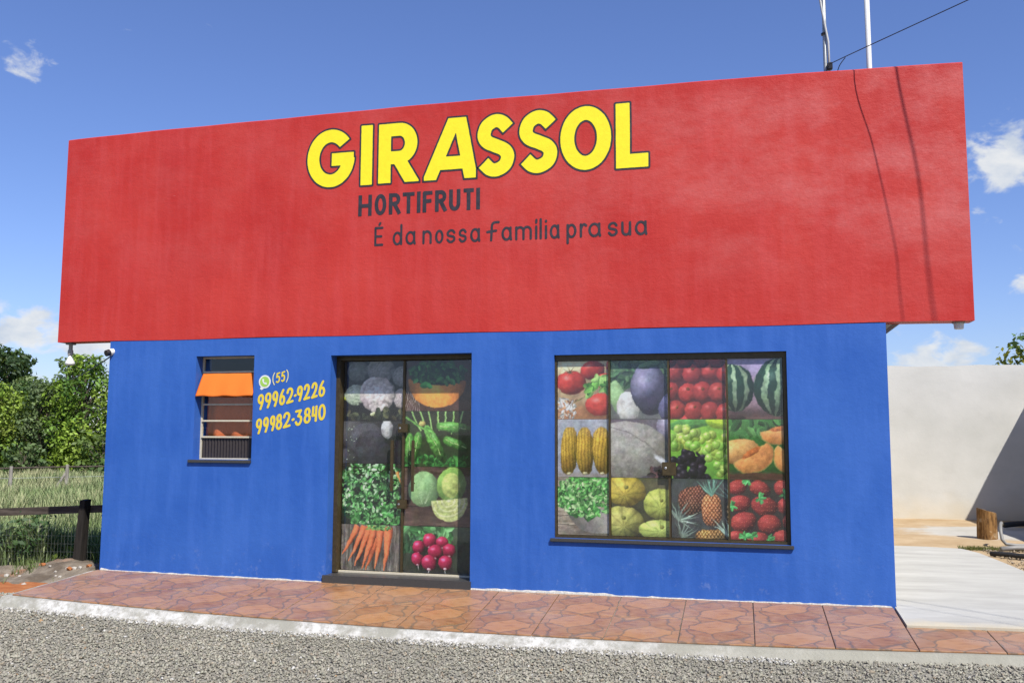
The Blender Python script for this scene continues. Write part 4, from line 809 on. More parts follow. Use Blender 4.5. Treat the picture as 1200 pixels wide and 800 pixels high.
def glaremelon(p):  # melon drawn grey: the pane's reflection is put into the print colour
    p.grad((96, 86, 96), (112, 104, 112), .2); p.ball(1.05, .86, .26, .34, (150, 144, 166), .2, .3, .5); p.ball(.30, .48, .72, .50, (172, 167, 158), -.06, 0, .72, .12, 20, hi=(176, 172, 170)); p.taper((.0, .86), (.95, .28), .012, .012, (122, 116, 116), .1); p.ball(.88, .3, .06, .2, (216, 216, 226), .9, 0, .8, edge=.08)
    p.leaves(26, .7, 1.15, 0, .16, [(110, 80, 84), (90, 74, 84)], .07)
def grapes(p):
    p.grad((104, 160, 66), (150, 206, 70), .4); p.leaf(.3, .92, .4, .1, .1, (96, 160, 80)); p.leaf(.85, .94, .3, .12, -.2, (190, 225, 60))
    for i in range(34): cx, cy = p.r.uniform(0, .62), p.r.uniform(-.02, .45); p.ball(cx, cy, .085, .085, (52, 44, 58), 0, .35, .4)
    for i in range(95):
        cx = p.r.uniform(-.02, 1.15); lo = .62 - .35 * np.clip((cx - .35) / .5, 0, 1.4); cy = p.r.uniform(max(lo - .1, .02), .88 - .1 * cx); p.ball(cx, cy, .075, .078, (172 + p.r.integers(-20, 15), 208, 92), 0, .5, .58)
    for i in range(14): p.ball(p.r.uniform(.8, 1.15), p.r.uniform(.05, .3), .07, .07, (150, 180, 80), 0, .3, .5)
def melons(p):
    p.grad((60, 110, 50), (78, 140, 70), .5); p.leaves(26, 0, 1.15, .66, 1.05, [(110, 170, 90), (52, 96, 52), (84, 140, 76)], .12); p.rect(-.1, 1.2, -.1, .16, (112, 80, 66), .1)
    for k in range(5): p.taper((.0, .03 + k * .03), (1.15, .02 + k * .035), .006, .006, (70, 48, 40))
    def wedge(cx, cy, rx, ry, ro): p.shadow(cx, cy - ry * .6, rx, ry, .3); p.ball(cx, cy, rx * 1.06, ry * 1.08, (206, 186, 104), ro, 0, .7, .1, 20, cut=.30); p.ball(cx, cy, rx, ry, (244, 164, 92), ro, 0, .75, .12, 14, cut=.30); c_, s_ = math.cos(ro), math.sin(ro); p.ball(cx - s_ * ry * .28, cy + c_ * ry * .28, rx * .62, ry * .22, (206, 118, 62), ro, 0, .7, .3, 24)
    wedge(.86, .80, .34, .20, .22); p.ball(.16, .46, .36, .22, (238, 176, 108), .1, .1, .7, .1); wedge(.98, .38, .26, .26, -.55); wedge(.40, .38, .34, .26, .55); p.ball(.6, .06, .9, .05, (92, 62, 50), 0, 0, .8)
def lettuce(p):
    p.wood((142, 128, 112), (186, 172, 154), False, 6); p.rect(-.1, 1.2, .7, 1.1, (150, 150, 140), .3)
    m = np.clip((1 - (((p.X - .74) / .56) ** 2 + ((p.Y - .42) / .40) ** 2)) * 12, 0, 1) * (p.Y < .46); p.shadow(.7, .06, .5, .1, .4); p.over(m, np.array((158, 152, 146)) / 255. * (.62 + .5 * np.clip((p.X - .1), 0, .8))[..., None])
    ms = lambda x, y: (x - .55) ** 2 / .36 + (y - .68) ** 2 / .125 < 1
    p.leaves(140, -.1, 1.2, .3, 1.05, [(58, 120, 56), (84, 150, 76)], .1, ms); p.leaves(620, -.1, 1.2, .3, 1.05, [(146, 212, 120), (108, 186, 92), (182, 230, 152), (64, 128, 60), (90, 165, 76)], .044, ms, .6)
def squash(p):
    p.grad((86, 84, 50), (112, 110, 84), .3)
    for cx, cy, rx, ry, c_ in ((.24, .78, .38, .27, (226, 202, 84)), (.86, .56, .30, .28, (204, 214, 104)), (.20, .24, .38, .28, (206, 204, 108)), (.84, .13, .38, .17, (208, 226, 116))):
        p.shadow(cx, cy - .1, rx, ry, .4); p.ball(cx, cy, rx, ry, c_, 0, .15, .5, .08, ribs=9); p.ball(cx + .02, cy + ry * .25, .045, .04, (150, 150, 70), spec=0)
def pineapples(p):
    p.grad((62, 62, 62), (84, 90, 88), .4)
    def pine(cx, cy, rx, ry, c_, ro=0):
        m = p.ball(cx, cy, rx, ry, c_, ro, 0, .45, .12, power=2.6); u, v = (p.X - cx), (p.Y - cy); k = np.abs(np.sin((u + v * .7) * 55)) * np.abs(np.sin((u - v * .7) * 55)); p.a = p.a * (1 - .45 * m * (k < .25))[..., None]; p.a = np.clip(p.a + .18 * (m * (k > .8))[..., None], 0, 1)
    def crown(cx, cy, n, L, c0, a0=.4, a1=2.7):
        for i in range(n): a = a0 + (a1 - a0) * i / (n - 1) + p.r.uniform(-.1, .1); l = L * p.r.uniform(.75, 1.1); p.taper((cx, cy), (cx + l * math.cos(a), cy + l * math.sin(a)), .03, .004, tuple(np.array(c0) * p.r.uniform(.75, 1.2)), p.r.uniform(-.03, .03))
    pine(.38, .64, .27, .24, (150, 90, 66), .4); pine(1.06, .42, .14, .25, (150, 120, 76)); crown(1.02, .66, 9, .42, (110, 142, 132)); pine(.68, .48, .17, .28, (222, 140, 86)); crown(.68, .72, 11, .38, (112, 156, 136), .9, 2.25); pine(.66, .04, .26, .12, (190, 140, 72)); crown(.95, .06, 10, .4, (140, 160, 146), .2, 2.6); crown(.12, .3, 12, .42, (132, 150, 136), -.6, 2.4); crown(.15, .02, 9, .36, (118, 132, 120), -.2, 2)
def strawberries(p):
    p.grad((56, 44, 42), (66, 62, 54))
    for cx, cy, rx, ry, ro in ((.14, .88, .17, .13, .3), (.50, .86, .18, .14, -.4), (.88, .88, .17, .13, .1), (1.1, .74, .13, .14, 0), (.16, .60, .2, .15, .2), (.56, .57, .22, .17, -.1), (.92, .58, .17, .14, .3), (.22, .30, .22, .17, .3), (.64, .27, .2, .16, 0), (1.02, .33, .18, .15, .4), (.10, .04, .17, .12, 0), (.46, .02, .2, .12, 0), (.86, .05, .19, .13, 0), (1.14, .06, .1, .12, 0)):
        m = p.ball(cx, cy, rx, ry, (182, 70, 66), ro, .12, .36, .1); k = np.abs(np.sin(p.X * 48 + np.round(p.Y * 15) * 1.57)) * np.abs(np.sin(p.Y * 47)); p.a = np.clip(p.a + (m * (k > .93) * .25)[..., None] * np.array((1, .7, .5)), 0, 1)
    for cx, cy in ((.02, .56), (.5, .7), (.9, .78), (1.02, .58), (.34, .1), (.62, .03), (1.06, .08), (.24, .05), (.3, 1.0), (1.1, 1.0)):
        for i in range(9): a = p.r.uniform(0, 2 * PI); p.leaf(cx + .05 * math.cos(a), cy + .045 * math.sin(a), .06, .026, a, tuple(np.array((96, 190, 106)) * p.r.uniform(.7, 1.2)))

# ------------------------------------------------------------------ shop door
def sub(mb, name, mat, parent, **kw):
    o = mb.build(name, mat, None, **kw); o.parent = parent; return o
fr = .045; GY = .232
b = MB(); b.box(DX0 + .001, DX0 + fr, .14, .26, .06, DZ - .002); b.box(DX1 - fr, DX1 - .001, .14, .26, .06, DZ - .002); b.box(DX0 + fr + .001, DX1 - fr - .001, .14, .26, DZ - fr, DZ - .002)
door = child(b, 'door', M['bronze'])
door['label'] = 'double glass door papered with produce pictures'
b = MB(); b.box(DX0 - .03, DX1 + .012, -.028, .30, -.10, .052); sub(b, 'threshold', M['granite'], door, bevel=.004)
b = MB(); b.box(DX0 + fr, DX1 - fr, .20, .228, .053, .072); sub(b, 'bottom_rail', M['creamsteel'], door)
mid = 3.428
for xa, xb in ((DX0 + fr + .004, mid - .006), (mid + .006, DX1 - fr - .004)):
    b = MB(); b.box(xa, xb, GY - .008, GY, .074, DZ - fr - .003); sub(b, 'pane', M['glass'], door)
b = MB(); b.box(mid - .013, mid + .013, GY - .020, GY - .0085, .074, DZ - fr - .003); sub(b, 'meeting_stile', M['bronze'], door)
dl, dr = (DX0 + fr + .008, mid - .010), (mid + .010, DX1 - fr - .008)
def pic(fn, x0, x1, z0, z1, y, parent, label, seed, n=108, sat=1., veil=0.):
    p = Pic((x1 - x0) / (z1 - z0), n, seed); fn(p); p.a = np.clip(p.a, 0, 1); save_pic(p, 'poster', x0, x1, z0, z1, y, parent, label, sat, veil)
g_ = .0015
for fn, za, zb, lb, sd in ((cauliflower, 1.62, 2.25, 'cauliflower picture', 1), (darkveg, 1.175, 1.62, 'dark vegetable picture', 2), (greens, .545, 1.175, 'leafy greens picture', 3), (carrots, .076, .545, 'carrots picture', 4)):
    pic(fn, dl[0], dl[1], za + g_, zb - g_, GY + .006, door, lb, sd, sat=.88, veil=.02)
for fn, za, zb, lb, sd in ((herbbowl, 1.722, 2.25, 'herb bowl picture', 5), (zucchini, 1.150, 1.722, 'courgettes picture', 6), (cabbages, .545, 1.150, 'cabbages picture', 7), (radish, .076, .545, 'radishes picture', 8)):
    pic(fn, dr[0], dr[1], za + g_, zb - g_, GY + .006, door, lb, sd, sat=.88, veil=.02)
for zc in (1.545, .765):
    b = MB(); b.box(mid - .053, mid + .053, GY - .045, GY - .021, zc - .046, zc + .046); lk = sub(b, 'lock', M['bronze'], door, bevel=.005)
    lk['label'] = 'square bronze lock plate'
    b = MB(); b.lathe([(.011, 0), (.011, .004), (.007, .006)], n=12); o = sub(b, 'lock_cylinder', M['silver'], door); o.location = (mid - .028, GY - .0452, zc); o.rotation_euler = (R(90), 0, 0)
for xh in (3.325, 3.555):
    b = MB(); b.box(xh - .014, xh + .014, GY - .075, GY - .056, .90, 1.42)
    for zz in (.98, 1.34): b.tube([(xh, GY - .056, zz), (xh, GY - .009, zz)], .008, 8)
    sub(b, 'handle', M['bronze'], door)

# ------------------------------------------------------------------ display window
b = MB(); fy0, fy1 = .04, .13
b.box(WX0 + .001, WX0 + .018, fy0, fy1, WZ0 + .001, WZ1 - .001); b.box(WX1 - .034, WX1 - .001, fy0, fy1, WZ0 + .001, WZ1 - .001)
b.box(WX0 + .0185, WX1 - .0345, fy0, fy1, WZ1 - .056, WZ1 - .001); b.box(WX0 + .0185, WX1 - .0345, fy0, fy1, WZ0 + .001, WZ0 + .026)
win = child(b, 'display_window', M['bronze']); win['label'] = 'wide shop window papered with produce pictures'
b = MB(); b.box(WX0 - .035, WX1 + .022, -.028, .039, WZ0 - .032, WZ0 - .0005); sub(b, 'sill', M['granite'], win, bevel=.004)
cols = [(5.092, 5.602, .064), (5.612, 6.166, .080), (6.184, 6.712, .080), (6.722, 7.223, .064)]
zr = [.526, 1.078, 1.636, 2.204]
P4 = [[lettuce, squash, pineapples, strawberries], [corn, glaremelon, grapes, melons], [tomatoes, eggplant, apples, watermelons]]
LB = [['lettuce bowl picture', 'yellow squash picture', 'pineapples picture', 'strawberries picture'], ['corn cobs picture', 'melon picture with grey glass glare painted in', 'grapes picture', 'melon slices picture'], ['tomatoes picture', 'aubergine picture', 'red apples picture', 'watermelons picture']]
for ci, (xa, xb, gy) in enumerate(cols):
    b = MB(); b.box(xa + .0015, xb - .0015, gy - .006, gy, WZ0 + .027, WZ1 - .057); sub(b, 'pane', M['glass'], win)
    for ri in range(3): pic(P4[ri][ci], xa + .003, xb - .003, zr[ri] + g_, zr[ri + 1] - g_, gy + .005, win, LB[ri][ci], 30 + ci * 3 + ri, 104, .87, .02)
for xm in (5.607, 6.175, 6.717):
    b = MB(); b.box(xm - .0095, xm + .0095, .044, .0575, WZ0 + .027, WZ1 - .057); sub(b, 'mullion', M['bronze'], win)
b = MB(); b.box(6.105, 6.238, .026, .0435, 1.105, 1.232); lk = sub(b, 'lock', M['bronze'], win, bevel=.005)
b = MB(); b.lathe([(.012, 0), (.012, .004), (.008, .006)], n=12); o = sub(b, 'lock_cylinder', M['silver'], win); o.location = (6.14, .0258, 1.175); o.rotation_euler = (R(90), 0, 0)

# ------------------------------------------------------------------ small tilting window with an orange curtain blown out
b = MB(); y0, y1 = .125, .15
b.box(SX0 + .001, SX0 + .022, y0, y1, SZ0 + .001, SZ1 - .001); b.box(SX1 - .022, SX1 - .001, y0, y1, SZ0 + .001, SZ1 - .001); b.box(SX0 + .0225, SX1 - .0225, y0, y1, SZ1 - .02, SZ1 - .001); b.box(SX0 + .0225, SX1 - .0225, y0, y1, SZ0 + .001, SZ0 + .016)
sw = child(b, 'small_window', M['creamsteel']); sw['label'] = 'narrow steel window with orange curtain'
for zz in (2.150, 1.797, 1.620, 1.445):
    b = MB(); b.box(SX0 + .0225, SX1 - .0225, y0 - .012, y1, zz - .009, zz + .009); sub(b, 'glazing_bar', M['creamsteel'], sw)
for za, zb in ((2.160, 2.296), (1.807, 2.140), (1.630, 1.787), (1.455, 1.610)):
    b = MB(); b.box(SX0 + .023, SX1 - .023, y0 + .008, y0 + .012, za, zb); sub(b, 'pane', M['glass'], sw)
b = MB()
for i in range(18):
    xa = SX0 + .023 + i * (SX1 - SX0 - .046) / 18; w_ = (SX1 - SX0 - .046) / 18
    b.add([(xa, y0 + .012, SZ0 + .017), (xa + w_ * .5, y0 + .002, SZ0 + .017), (xa + w_, y0 + .012, SZ0 + .017), (xa, y0 + .012, 1.435), (xa + w_ * .5, y0 + .002, 1.435), (xa + w_, y0 + .012, 1.435)], [(0, 1, 4, 3), (1, 2, 5, 4)])
sub(b, 'fluted_panel', M['fluted'], sw)
b = MB(); b.box(SX0 - .045, SX1 + .002, -.028, .124, SZ0 - .032, SZ0 - .0005); sub(b, 'sill', M['granite'], sw, bevel=.004)
def cloth(name, x0, x1, top, bot, ytop, ybot, mat, amp=.008, waves=5, nx=40, nz=14, scallop=.004):
    V = []
    for j in range(nz + 1):
        v_ = j / nz
        for i in range(nx + 1):
            u_ = i / nx; f_ = math.sin(u_ * waves * 2 * PI + .8 * math.sin(v_ * 3)) + .5 * math.sin(u_ * waves * 4.3 + 1)
            V.append((x0 + (x1 - x0) * u_ - .010 * v_ * (1 - u_) * 1.2, ytop + (ybot - ytop) * v_ ** .85 + amp * f_ * (.3 + v_), top + (bot - top) * v_ + scallop * math.sin(u_ * waves * 5) * v_))
    n = nx + 1; b_ = MB(); b_.add(V, [(j * n + i, j * n + i + 1, (j + 1) * n + i + 1, (j + 1) * n + i) for j in range(nz) for i in range(nx)])
    o = b_.build(name, mat, None, smooth=True); md = o.modifiers.new('thick', 'SOLIDIFY'); md.thickness = .002; o.parent = sw; return o
o = cloth('curtain_flap', SX0 + .02, SX1 - .006, 2.138, 1.882, .115, -.012, M['orange'], .003, 3); o['label'] = 'orange curtain end hanging out over the glazing bar'
o = cloth('curtain', SX0 + .03, SX1 - .03, 2.14, 1.40, .20, .19, M['rust'], .018, 3); o['label'] = 'rust coloured curtain behind the panes'

# ------------------------------------------------------------------ fittings on the building
def partof(root, mb, name, mat, **kw): return mb.build(name, mat, root, **kw)
r_ = thing('mast', 'grey steel mast with a looped cable strapped to it', 'mast', (7.735, .55, 2.75))
MB().tube([(0, 0, 0), (0, 0, 4.6)], .020, 10).build('pole', M['galv'], r_, smooth=True)
MB().tube([(.035, -.02, 2.2), (.03, -.03, 2.65), (-.025, -.045, 3.0), (-.075, -.05, 3.4), (-.085, -.04, 3.8), (-.05, -.03, 4.3), (0, -.03, 4.55)], .011, 6).build('cable_loop', M['palecable'], r_, smooth=True)
MB().lathe([(.034, 0), (.034, .018)], (0, 0, 2.74), 12).build('strap', M['blackplastic'], r_)
MB().box(.012, .062, -.06, -.01, 2.36, 2.43).build('cable_clamp', M['blackplastic'], r_, bevel=.006)
r_ = thing('mast', 'plain white pole rising behind the parapet', 'mast', (8.125, .36, 2.75))
MB().tube([(0, 0, 0), (-.012, 0, 4.2)], .025, 12).build('pole', M['polewhite'], r_, smooth=True)
MB().box(-.05, .05, -.05, .05, 0, .02).build('base_plate', M['galv'], r_)
def smooth_path(pts, k=8): return [tuple(p) for p in cat3(pts, k)]
def cat3(pts, k):
    p = [np.array(q, float) for q in pts]; n = len(p); out = []; g = lambda i: p[min(max(i, 0), n - 1)]
    for i in range(n - 1):
        a, b_, c_, d = g(i - 1), g(i), g(i + 1), g(i + 2)
        for j in range(k): t_ = j / k; out.append(.5 * ((2 * b_) + (-a + c_) * t_ + (2 * a - 5 * b_ + 4 * c_ - d) * t_ ** 2 + (-a + 3 * b_ - 3 * c_ + d) * t_ ** 3))
    out.append(p[-1]); return out
MB().tube(smooth_path([(7.765, .48, 5.155), (8.007, -.089, 5.050), (8.564, -.572, 5.099), (8.979, -.936, 5.134), (9.314, -1.241, 5.158), (9.636, -1.577, 5.172), (11, -2.95, 5.28), (16, -7.9, 6.1)]), .0043, 6).build('service_wire', M['cable'], smooth=True, label='thin dark wire running from the grey mast into the sky', cat='wire')
MB().tube(smooth_path([(8.11, .33, 6.42), (8.45, -.2, 6.35), (9.04, -.857, 6.30), (9.76, -1.51, 6.30), (10.5, -2.27, 6.30), (12, -3.7, 6.4), (17, -8.4, 7.3)]), .008, 6).build('service_wire', M['cable'], smooth=True, label='thicker wire from the white pole, its shadow on the red parapet', cat='wire')
MB().tube(smooth_path([(7.80, .35, 4.93), (7.83, .25, 5.03), (7.875, .13, 5.066)]), .004, 6).build('wire_stub', M['cable'], smooth=True, label='short wire end hanging from the thin dark wire', cat='wire')
# pendant lamp under the left end of the parapet
r_ = thing('pendant_lamp', 'white pendant lamp hanging under the left end of the red parapet', 'lamp', (-.605, .10, 2.253))
MB().lathe([(.055, .235), (.055, .250)], n=18).build('ceiling_rose', M['greyplastic'], r_)
MB().lathe([(.018, .11), (.030, .12), (.030, .165), (.022, .18), (.022, .234)], n=14).build('lamp_holder', M['soffit'], r_, smooth=False)
MB().lathe([(.040, .0), (.052, .006), (.054, .02), (.052, .03), (.030, .075), (.018, .105), (.014, .12)], n=18).build('bulb', M['white'], r_, smooth=True)
r_ = thing('ceiling_lamp', 'small white lamp holder under the right end of the red parapet', 'lamp', (8.752, .10, 2.44))
MB().lathe([(.055, .052), (.055, .064)], n=18).build('ceiling_rose', M['soffit'], r_)
MB().lathe([(.034, 0), (.040, .006), (.044, .051)], n=16).build('lamp_holder', M['white'], r_, smooth=False)
# security camera on the left corner
r_ = thing('security_camera', 'white bullet camera with dark lens on the blue wall corner', 'camera', (-.03, .02, 2.39))
MB().tube([(.03, .03, -.01), (.0, .0, -.01)], .016, 8).build('mount_arm', M['white'], r_)
d = Vector((-.32, -.9, -.30)).normalized(); c0 = Vector((.055, -.02, -.005))
MB().tube([c0 - d * .045, c0 - d * .03, c0 + d * .03], [.022, .036, .038], 14).build('housing', M['white'], r_, smooth=True)
MB().tube([c0 + d * .031, c0 + d * .075], [.037, .035], 14).build('lens_hood', M['blackplastic'], r_)
MB().tube([(-.018, .10, 2.34), (-.02, .10, 1.2)], .014, 8).build('conduit', M['blackplastic'], label='dark conduit running down the building side below the camera', cat='conduit')
MB().tube(smooth_path([(-.01, .14, 2.405), (-3, 3.4, 2.47), (-9, 10, 2.75), (-18, 20, 3.6)]), .009, 5).build('overhead_wire', M['cable'], smooth=True, label='thin wire stretching from the blue corner out over the meadow', cat='wire')

# ------------------------------------------------------------------ fence beside the building
r_ = thing('timber_fence', 'dark timber post and rail fence with wire netting beside the shop', 'fence', (-1.3, 1.25, -.3))
b = MB(); b.add([(-.075, -.05, -.1), (.055, -.05, -.1), (.055, .06, -.1), (-.075, .06, -.1), (.015, -.05, .935), (.105, -.05, .935), (.105, .06, .945), (.015, .06, .945)], [(0, 3, 2, 1), (4, 5, 6, 7), (0, 1, 5, 4), (1, 2, 6, 5), (2, 3, 7, 6), (3, 0, 4, 7)]); b.build('post', M['darkpost'], r_, bevel=.006)
b = MB(); b.add([(-3.7, .062, .57), (1.29, .062, .835), (1.29, .097, .835), (-3.7, .097, .57), (-3.7, .062, .675), (1.29, .062, .925), (1.29, .097, .925), (-3.7, .097, .675)], [(0, 3, 2, 1), (4, 5, 6, 7), (0, 1, 5, 4), (1, 2, 6, 5), (2, 3, 7, 6), (3, 0, 4, 7)]); b.build('rail', M['timber'], r_, bevel=.004)
b = MB(); b.box(-2.95, -2.84, -.05, .06, -.1, .72); b.build('post', M['darkpost'], r_, bevel=.006)
b = MB()
zr_ = lambda x: .62 + .053 * (x + 3.7)
x = -3.6
while x < 1.26: b.tube([(x, .100, .0), (x, .100, zr_(x) - .01)], .0009, 3, False); x += .05
for zz in (.1, .2, .3, .4, .5): b.tube([(-3.6, .103, zz), (1.26, .103, zz + .1)], .0009, 3, False)
o = b.build('wire_netting', M['galv'], r_); o['kind'] = 'stuff'
# far paddock fence
r_ = thing('paddock_fence', 'weathered grey post and wire fence across the meadow', 'fence', (-11.7, 12.25, -.36))
for x, y, h_ in ((-12.2, 11.81, .93), (-11.19, 12.71, .96), (-13.6, 10.6, .9), (-9.9, 13.9, .95)):
    b = MB(); b.tube([(x + 11.7, y - 12.25, -.1), (x + 11.72, y - 12.25, h_)], [.055, .045], 8); b.build('post', M['greypost'], r_)
b = MB(); b.tube([(-11.19 + 11.7, 12.71 - 12.25, .75), (-11.45 + 11.7, 12.48 - 12.25, .15)], .035, 7); b.build('brace', M['greypost'], r_)
b = MB(); b.tube([(-1.95, -1.68, .84), (-.5, -.46, .88), (.51, .44, .90), (1.8, 1.62, .9)], .022, 6); b.build('rail', M['timber'], r_)
b = MB()
for zz in (.35, .6): b.tube([(-1.95, -1.68, zz), (1.8, 1.62, zz + .03)], .005, 4)
b.build('fence_wire', M['galv'], r_)

# ------------------------------------------------------------------ trees
def crown_mesh(name, blobs, per, lsize, cols, parent, seed, zsq=.9, dark=.0):
    r = np.random.default_rng(seed); PP = []; NN = []; CC = []
    for (x, y, z, rad) in blobs:
        n = int(per * rad * rad * r.uniform(.8, 1.2)); v = r.normal(size=(n, 3)); v /= np.linalg.norm(v, axis=1, keepdims=True); q = rad * (.55 + .5 * r.random((n, 1)) ** .6)
        lump = 1 + .22 * np.sin(v[:, :1] * 5 + x * 3) * np.sin(v[:, 1:2] * 5 + y) + .15 * np.sin(v[:, 2:] * 7 + z)
        p = v * q * lump; p[:, 2] *= zsq; PP.append(p + np.array([x, y, z])); NN.append(v + r.normal(0, .55, (n, 3)) + np.array([0, 0, .35])); cb = np.array(cols[r.integers(len(cols))]) * r.uniform(.8, 1.2); CC.append(np.clip(cb * 1.3 * (.7 + .6 * r.random((n, 1))), 0, .6))
    P_ = np.concatenate(PP); Nn = np.concatenate(NN); Cc = np.concatenate(CC); n = len(P_); Nn /= np.linalg.norm(Nn, axis=1, keepdims=True)
    a = np.cross(Nn, r.normal(size=(n, 3))); a /= np.linalg.norm(a, axis=1, keepdims=True); b_ = np.cross(Nn, a); s_ = (lsize * (.55 + .8 * r.random(n)))[:, None]
    V = np.stack([P_ - a * s_, P_ - b_ * s_ * .5 + Nn * s_ * .12, P_ + a * s_, P_ + b_ * s_ * .5 + Nn * s_ * .12], 1).reshape(-1, 3); F = np.arange(n * 4).reshape(-1, 4)
    return npmesh(name, V, F, M['leaf'], parent, tint=np.repeat(Cc, 4, 0))
def tree(name, label, cat_, loc, H, rad, cols, seed, base=.12, nb=26, per=300, lsize=.13, group=None, narrow=1.):
    r = random.Random(seed); root = thing(name, label, cat_, loc, group); tr = MB(); th_ = .05 + .022 * H
    lean = r.uniform(-.3, .3); trunk = [(0, 0, -.2), (lean * .2, .05, H * .25), (lean * .6, -.05, H * .5), (lean, .0, H * .78)]; tr.tube(trunk, [th_, th_ * .8, th_ * .55, th_ * .2], 8)
    blobs = []
    for i in range(nb):
        z = H * (base + (1 - base) * ((i + .5) / nb)) ; tt = (z / H - base) / (1 - base); prof = math.sin(PI * min(1, .16 + .80 * tt)) ** .6 * narrow
        a = i * 2.399 + r.uniform(-.5, .5); q = rad * prof * r.uniform(.35, .85); br = rad * r.uniform(.24, .44) * (1.1 - .45 * tt)
        x, y = q * math.cos(a), q * math.sin(a); blobs.append((x, y, min(z, H - br * .7), br)); s0 = max(.2, z * .55); f0 = s0 / (H * .78)
        tr.tube([(lean * f0, 0, s0), (x * .55 + lean * f0 * .4, y * .55, z * .8), (x, y, z)], [th_ * .32, th_ * .2, th_ * .06], 5)
    tr.build('trunk', M['bark'], root); crown_mesh('crown', blobs, per, lsize, cols, root, seed); return root
BR = [(.155, .25, .025), (.11, .20, .028), (.20, .29, .035), (.07, .145, .022)]; YG = [(.185, .265, .035), (.14, .225, .03), (.23, .295, .05)]; DG = [(.045, .085, .025), (.06, .11, .03), (.035, .065, .022)]; GG = [(.085, .13, .05), (.11, .155, .06), (.065, .10, .04)]; LG = [(.16, .22, .08), (.13, .19, .065)]
gp = 'trees along the far side of the meadow'
tree('broadleaf_tree', 'dark green rounded tree, tallest at the far edge of the meadow', 'tree', (-33.9, 34.6, -.5), 6.7, 2.3, DG, 11, .25, 34, 420, .17, gp)
tree('broadleaf_tree', 'yellow green bushy tree left of the grey green shrub', 'tree', (-20.2, 19.2, -.4), 3.7, 1.75, YG, 12, .05, 44, 800, .085, gp)
tree('shrub', 'dull grey green shrub between the two bright trees', 'shrub', (-18.6, 20.2, -.4), 3.7, 1.35, GG, 13, .03, 40, 850, .075, gp)
tree('broadleaf_tree', 'bright green leafy tree close beside the blue wall', 'tree', (-17.0, 20.4, -.4), 4.75, 1.65, BR, 14, .04, 52, 850, .08, gp)
tree('broadleaf_tree', 'slender pale green tree top rising behind the shrub', 'tree', (-24.2, 28.0, -.4), 5.6, 1.3, LG, 15, .2, 28, 520, .11, gp, .8)
tree('broadleaf_tree', 'mid green tree behind the bright leafy tree', 'tree', (-19.5, 26.5, -.4), 5.3, 1.9, [(.07, .12, .025), (.09, .14, .03)], 16, .05, 44, 620, .10, gp)
tree('broadleaf_tree', 'pale hazy green tree between dark tree and slender tree', 'tree', (-30.0, 32.0, -.5), 4.9, 1.7, LG, 17, .1, 34, 460, .13, gp)
tree('broadleaf_tree', 'dark bushy tree filling the gap behind the shrub', 'tree', (-21.6, 23.4, -.4), 3.9, 1.9, DG, 18, .02, 44, 620, .10, gp)
tree('shrub', 'low light green shrub at the foot of the far trees', 'shrub', (-18.0, 18.6, -.4), 1.5, 1.0, [(.09, .13, .05), (.07, .12, .04)], 19, .0, 16, 420, .10, gp)
tree('shrub', 'low dark shrub growing under the bright green tree', 'shrub', (-15.3, 19.2, -.4), 1.9, 1.2, [(.06, .11, .025), (.09, .14, .03)], 20, .0, 20, 420, .10, gp)
tree('broadleaf_tree', 'yellow green tree beyond the frame of the paddock fence', 'tree', (-23.4, 17.0, -.4), 4.2, 2.1, YG, 21, .05, 30, 330, .12, gp)
tree('broadleaf_tree', 'tree half hidden behind the shop corner', 'tree', (-13.2, 23.5, -.4), 4.6, 1.9, BR, 22, .05, 30, 330, .12, gp)
tree('broadleaf_tree', 'leafy treetop with yellow tinge showing over the cement wall', 'tree', (14.25, 16.4, -.36), 4.6, 1.35, [(.12, .19, .06), (.19, .25, .11), (.30, .29, .03), (.08, .14, .04)], 41, .35, 30, 420, .10)

# ------------------------------------------------------------------ meadow
def wedge(n, r0, r1, a0, a1, pw):
    a = np.radians(rng.uniform(a0, a1, n)); d_ = r0 + (r1 - r0) * rng.random(n) ** pw; return 6.846 + d_ * np.sin(a), -8.713 + d_ * np.cos(a), d_
n = 150000; gx, gy, gd = wedge(n, 11.8, 40, -52, -30, 1.0)
ok = (gx < -.15 - .0 * gy) & (gy > 1.42) & ~((gx > -2.0) & (gy < 2.1) & (rng.random(n) < .93)) & (fbm(gx * .8, gy * .8, 3, 8) > .22)
gx, gy, gd = gx[ok], gy[ok], gd[ok]; pt_ = fbm(gx * .45, gy * .45, 3, 61)[:, None]
hg = (.26 + .36 * rng.random(len(gx))) * (.65 + .7 * fbm(gx * .7, gy * .7, 3, 62)); hg[gd < 14.5] *= 1.05
c1 = np.array([.245, .335, .13]); c2 = np.array([.52, .50, .28]); c3 = np.array([.185, .29, .11]); t_ = np.clip((pt_ - .36) * 4 + rng.normal(0, .25, (len(gx), 1)), 0, 1); near = np.clip((16 - gd) / 4, 0, 1)[:, None]
cc = (c1 * (1 - t_) + c2 * t_) * (1 - .6 * near) + c3 * .6 * near; cc = cc * (.65 + .7 * rng.random((len(gx), 1)))
zg_ = np.where((gx > -3.6) & (gy < 3.2), np.maximum(bank(gx, gy), -.36), -.36)
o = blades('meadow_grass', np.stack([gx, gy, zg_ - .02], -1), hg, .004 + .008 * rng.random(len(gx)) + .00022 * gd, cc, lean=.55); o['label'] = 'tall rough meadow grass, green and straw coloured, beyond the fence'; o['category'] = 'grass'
n = 3600; gx = rng.uniform(-2.6, -.1, n); gy = rng.uniform(.1, 1.5, n); ok = fbm(gx * 2.4, gy * 2.4, 3, 71) > .46; gx, gy = gx[ok], gy[ok]; cc = np.array([.16, .22, .07]) * (.6 + .8 * rng.random((len(gx), 1)))
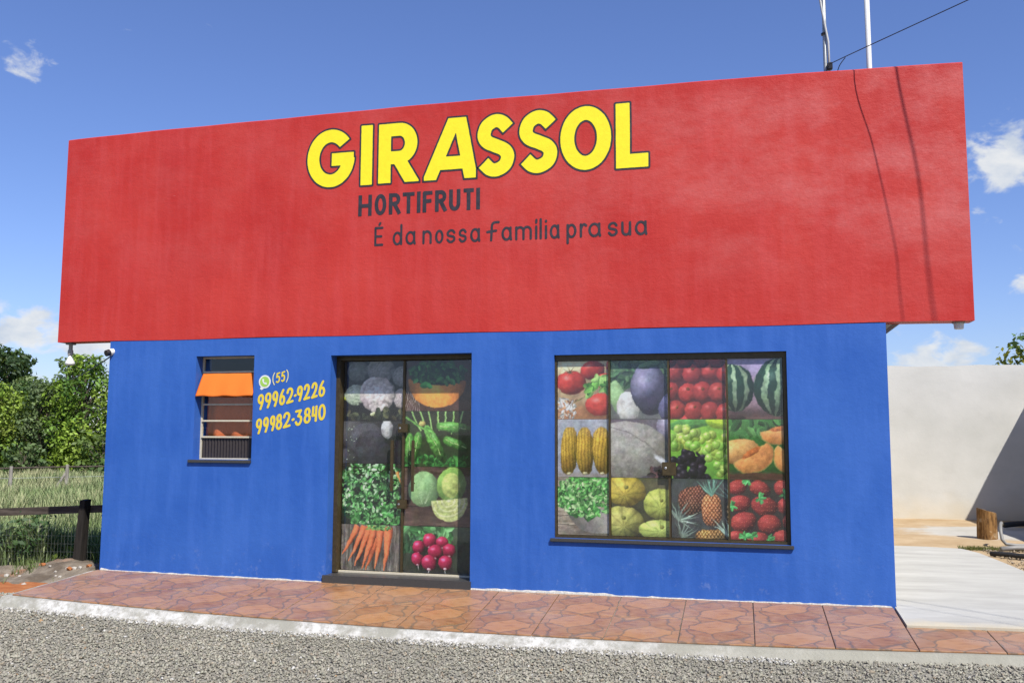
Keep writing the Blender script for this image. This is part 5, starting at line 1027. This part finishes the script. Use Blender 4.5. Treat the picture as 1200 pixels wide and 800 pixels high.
blades('bank_grass', np.stack([gx, gy, bank(gx, gy) - .01], -1), .04 + .12 * rng.random(len(gx)), .003 + .003 * rng.random(len(gx)), cc, lean=.7, label='sparse short grass tufts sprouting on the spoil bank', cat='grass')
def weed(label, x, y, h_, rad, cols, seed, name='weed'):
    r = np.random.default_rng(seed); root = thing(name, label, 'plant', (x, y, float(max(bank(x, y), -.36)) - .01), 'weeds along the wire netting'); b_ = MB(); Bl = []
    for i in range(7):
        a = i * .9 + r.uniform(-.3, .3); q = rad * r.uniform(.2, .8); z = h_ * r.uniform(.5, 1); b_.tube([(0, 0, 0), (q * math.cos(a) * .4, q * math.sin(a) * .4, z * .6), (q * math.cos(a), q * math.sin(a), z)], [.008, .006, .003], 4); Bl += [(q * math.cos(a), q * math.sin(a), z, rad * .35), (q * math.cos(a) * .6, q * math.sin(a) * .6, z * .6, rad * .4)]
    b_.build('stem', M['leaf'] if False else M['greypost'], root); crown_mesh('foliage', Bl, 900, .045, cols, root, seed)
weed('dark green weed clump growing against the netting', -2.25, 1.55, .62, .42, [(.045, .09, .03), (.06, .11, .035)], 31); weed('grey green weed clump left of the yellow green weed', -2.75, 1.7, .55, .4, [(.06, .10, .05), (.05, .085, .04)], 32)
weed('yellow green broadleaf weed beside the timber post', -1.85, 1.75, .34, .26, [(.14, .20, .03), (.10, .16, .03)], 33); weed('tall green weed right behind the timber post', -1.5, 2.4, .75, .40, [(.05, .10, .035), (.07, .12, .04)], 34); weed('green weed tucked beside the blue corner', -.75, 2.6, .7, .4, [(.06, .11, .035), (.08, .13, .04)], 35)
# rubble stones on the bank
for i in range(24):
    x = rng.uniform(-1.9, -.3); y = rng.uniform(.0, 1.15); s_ = rng.uniform(.015, .042); bm = bmesh.new(); bmesh.ops.create_icosphere(bm, subdivisions=1, radius=s_)
    for v in bm.verts: v.co *= rng.uniform(.7, 1.25); v.co.z *= .7
    me = bpy.data.meshes.new('rubble_stone'); bm.to_mesh(me); bm.free(); me.materials.append(M['soffit'] if i % 3 else M['soil']); o = bpy.data.objects.new('rubble_stone', me); o.location = (x, y, float(bank(x, y)) + s_ * .25); link(o, None, 'small pale stone lying on the spoil bank by the fence' if i % 3 else 'small red clod lying on the spoil bank by the fence', 'stone', 'stones on the spoil bank' if i % 3 else 'clods on the spoil bank')
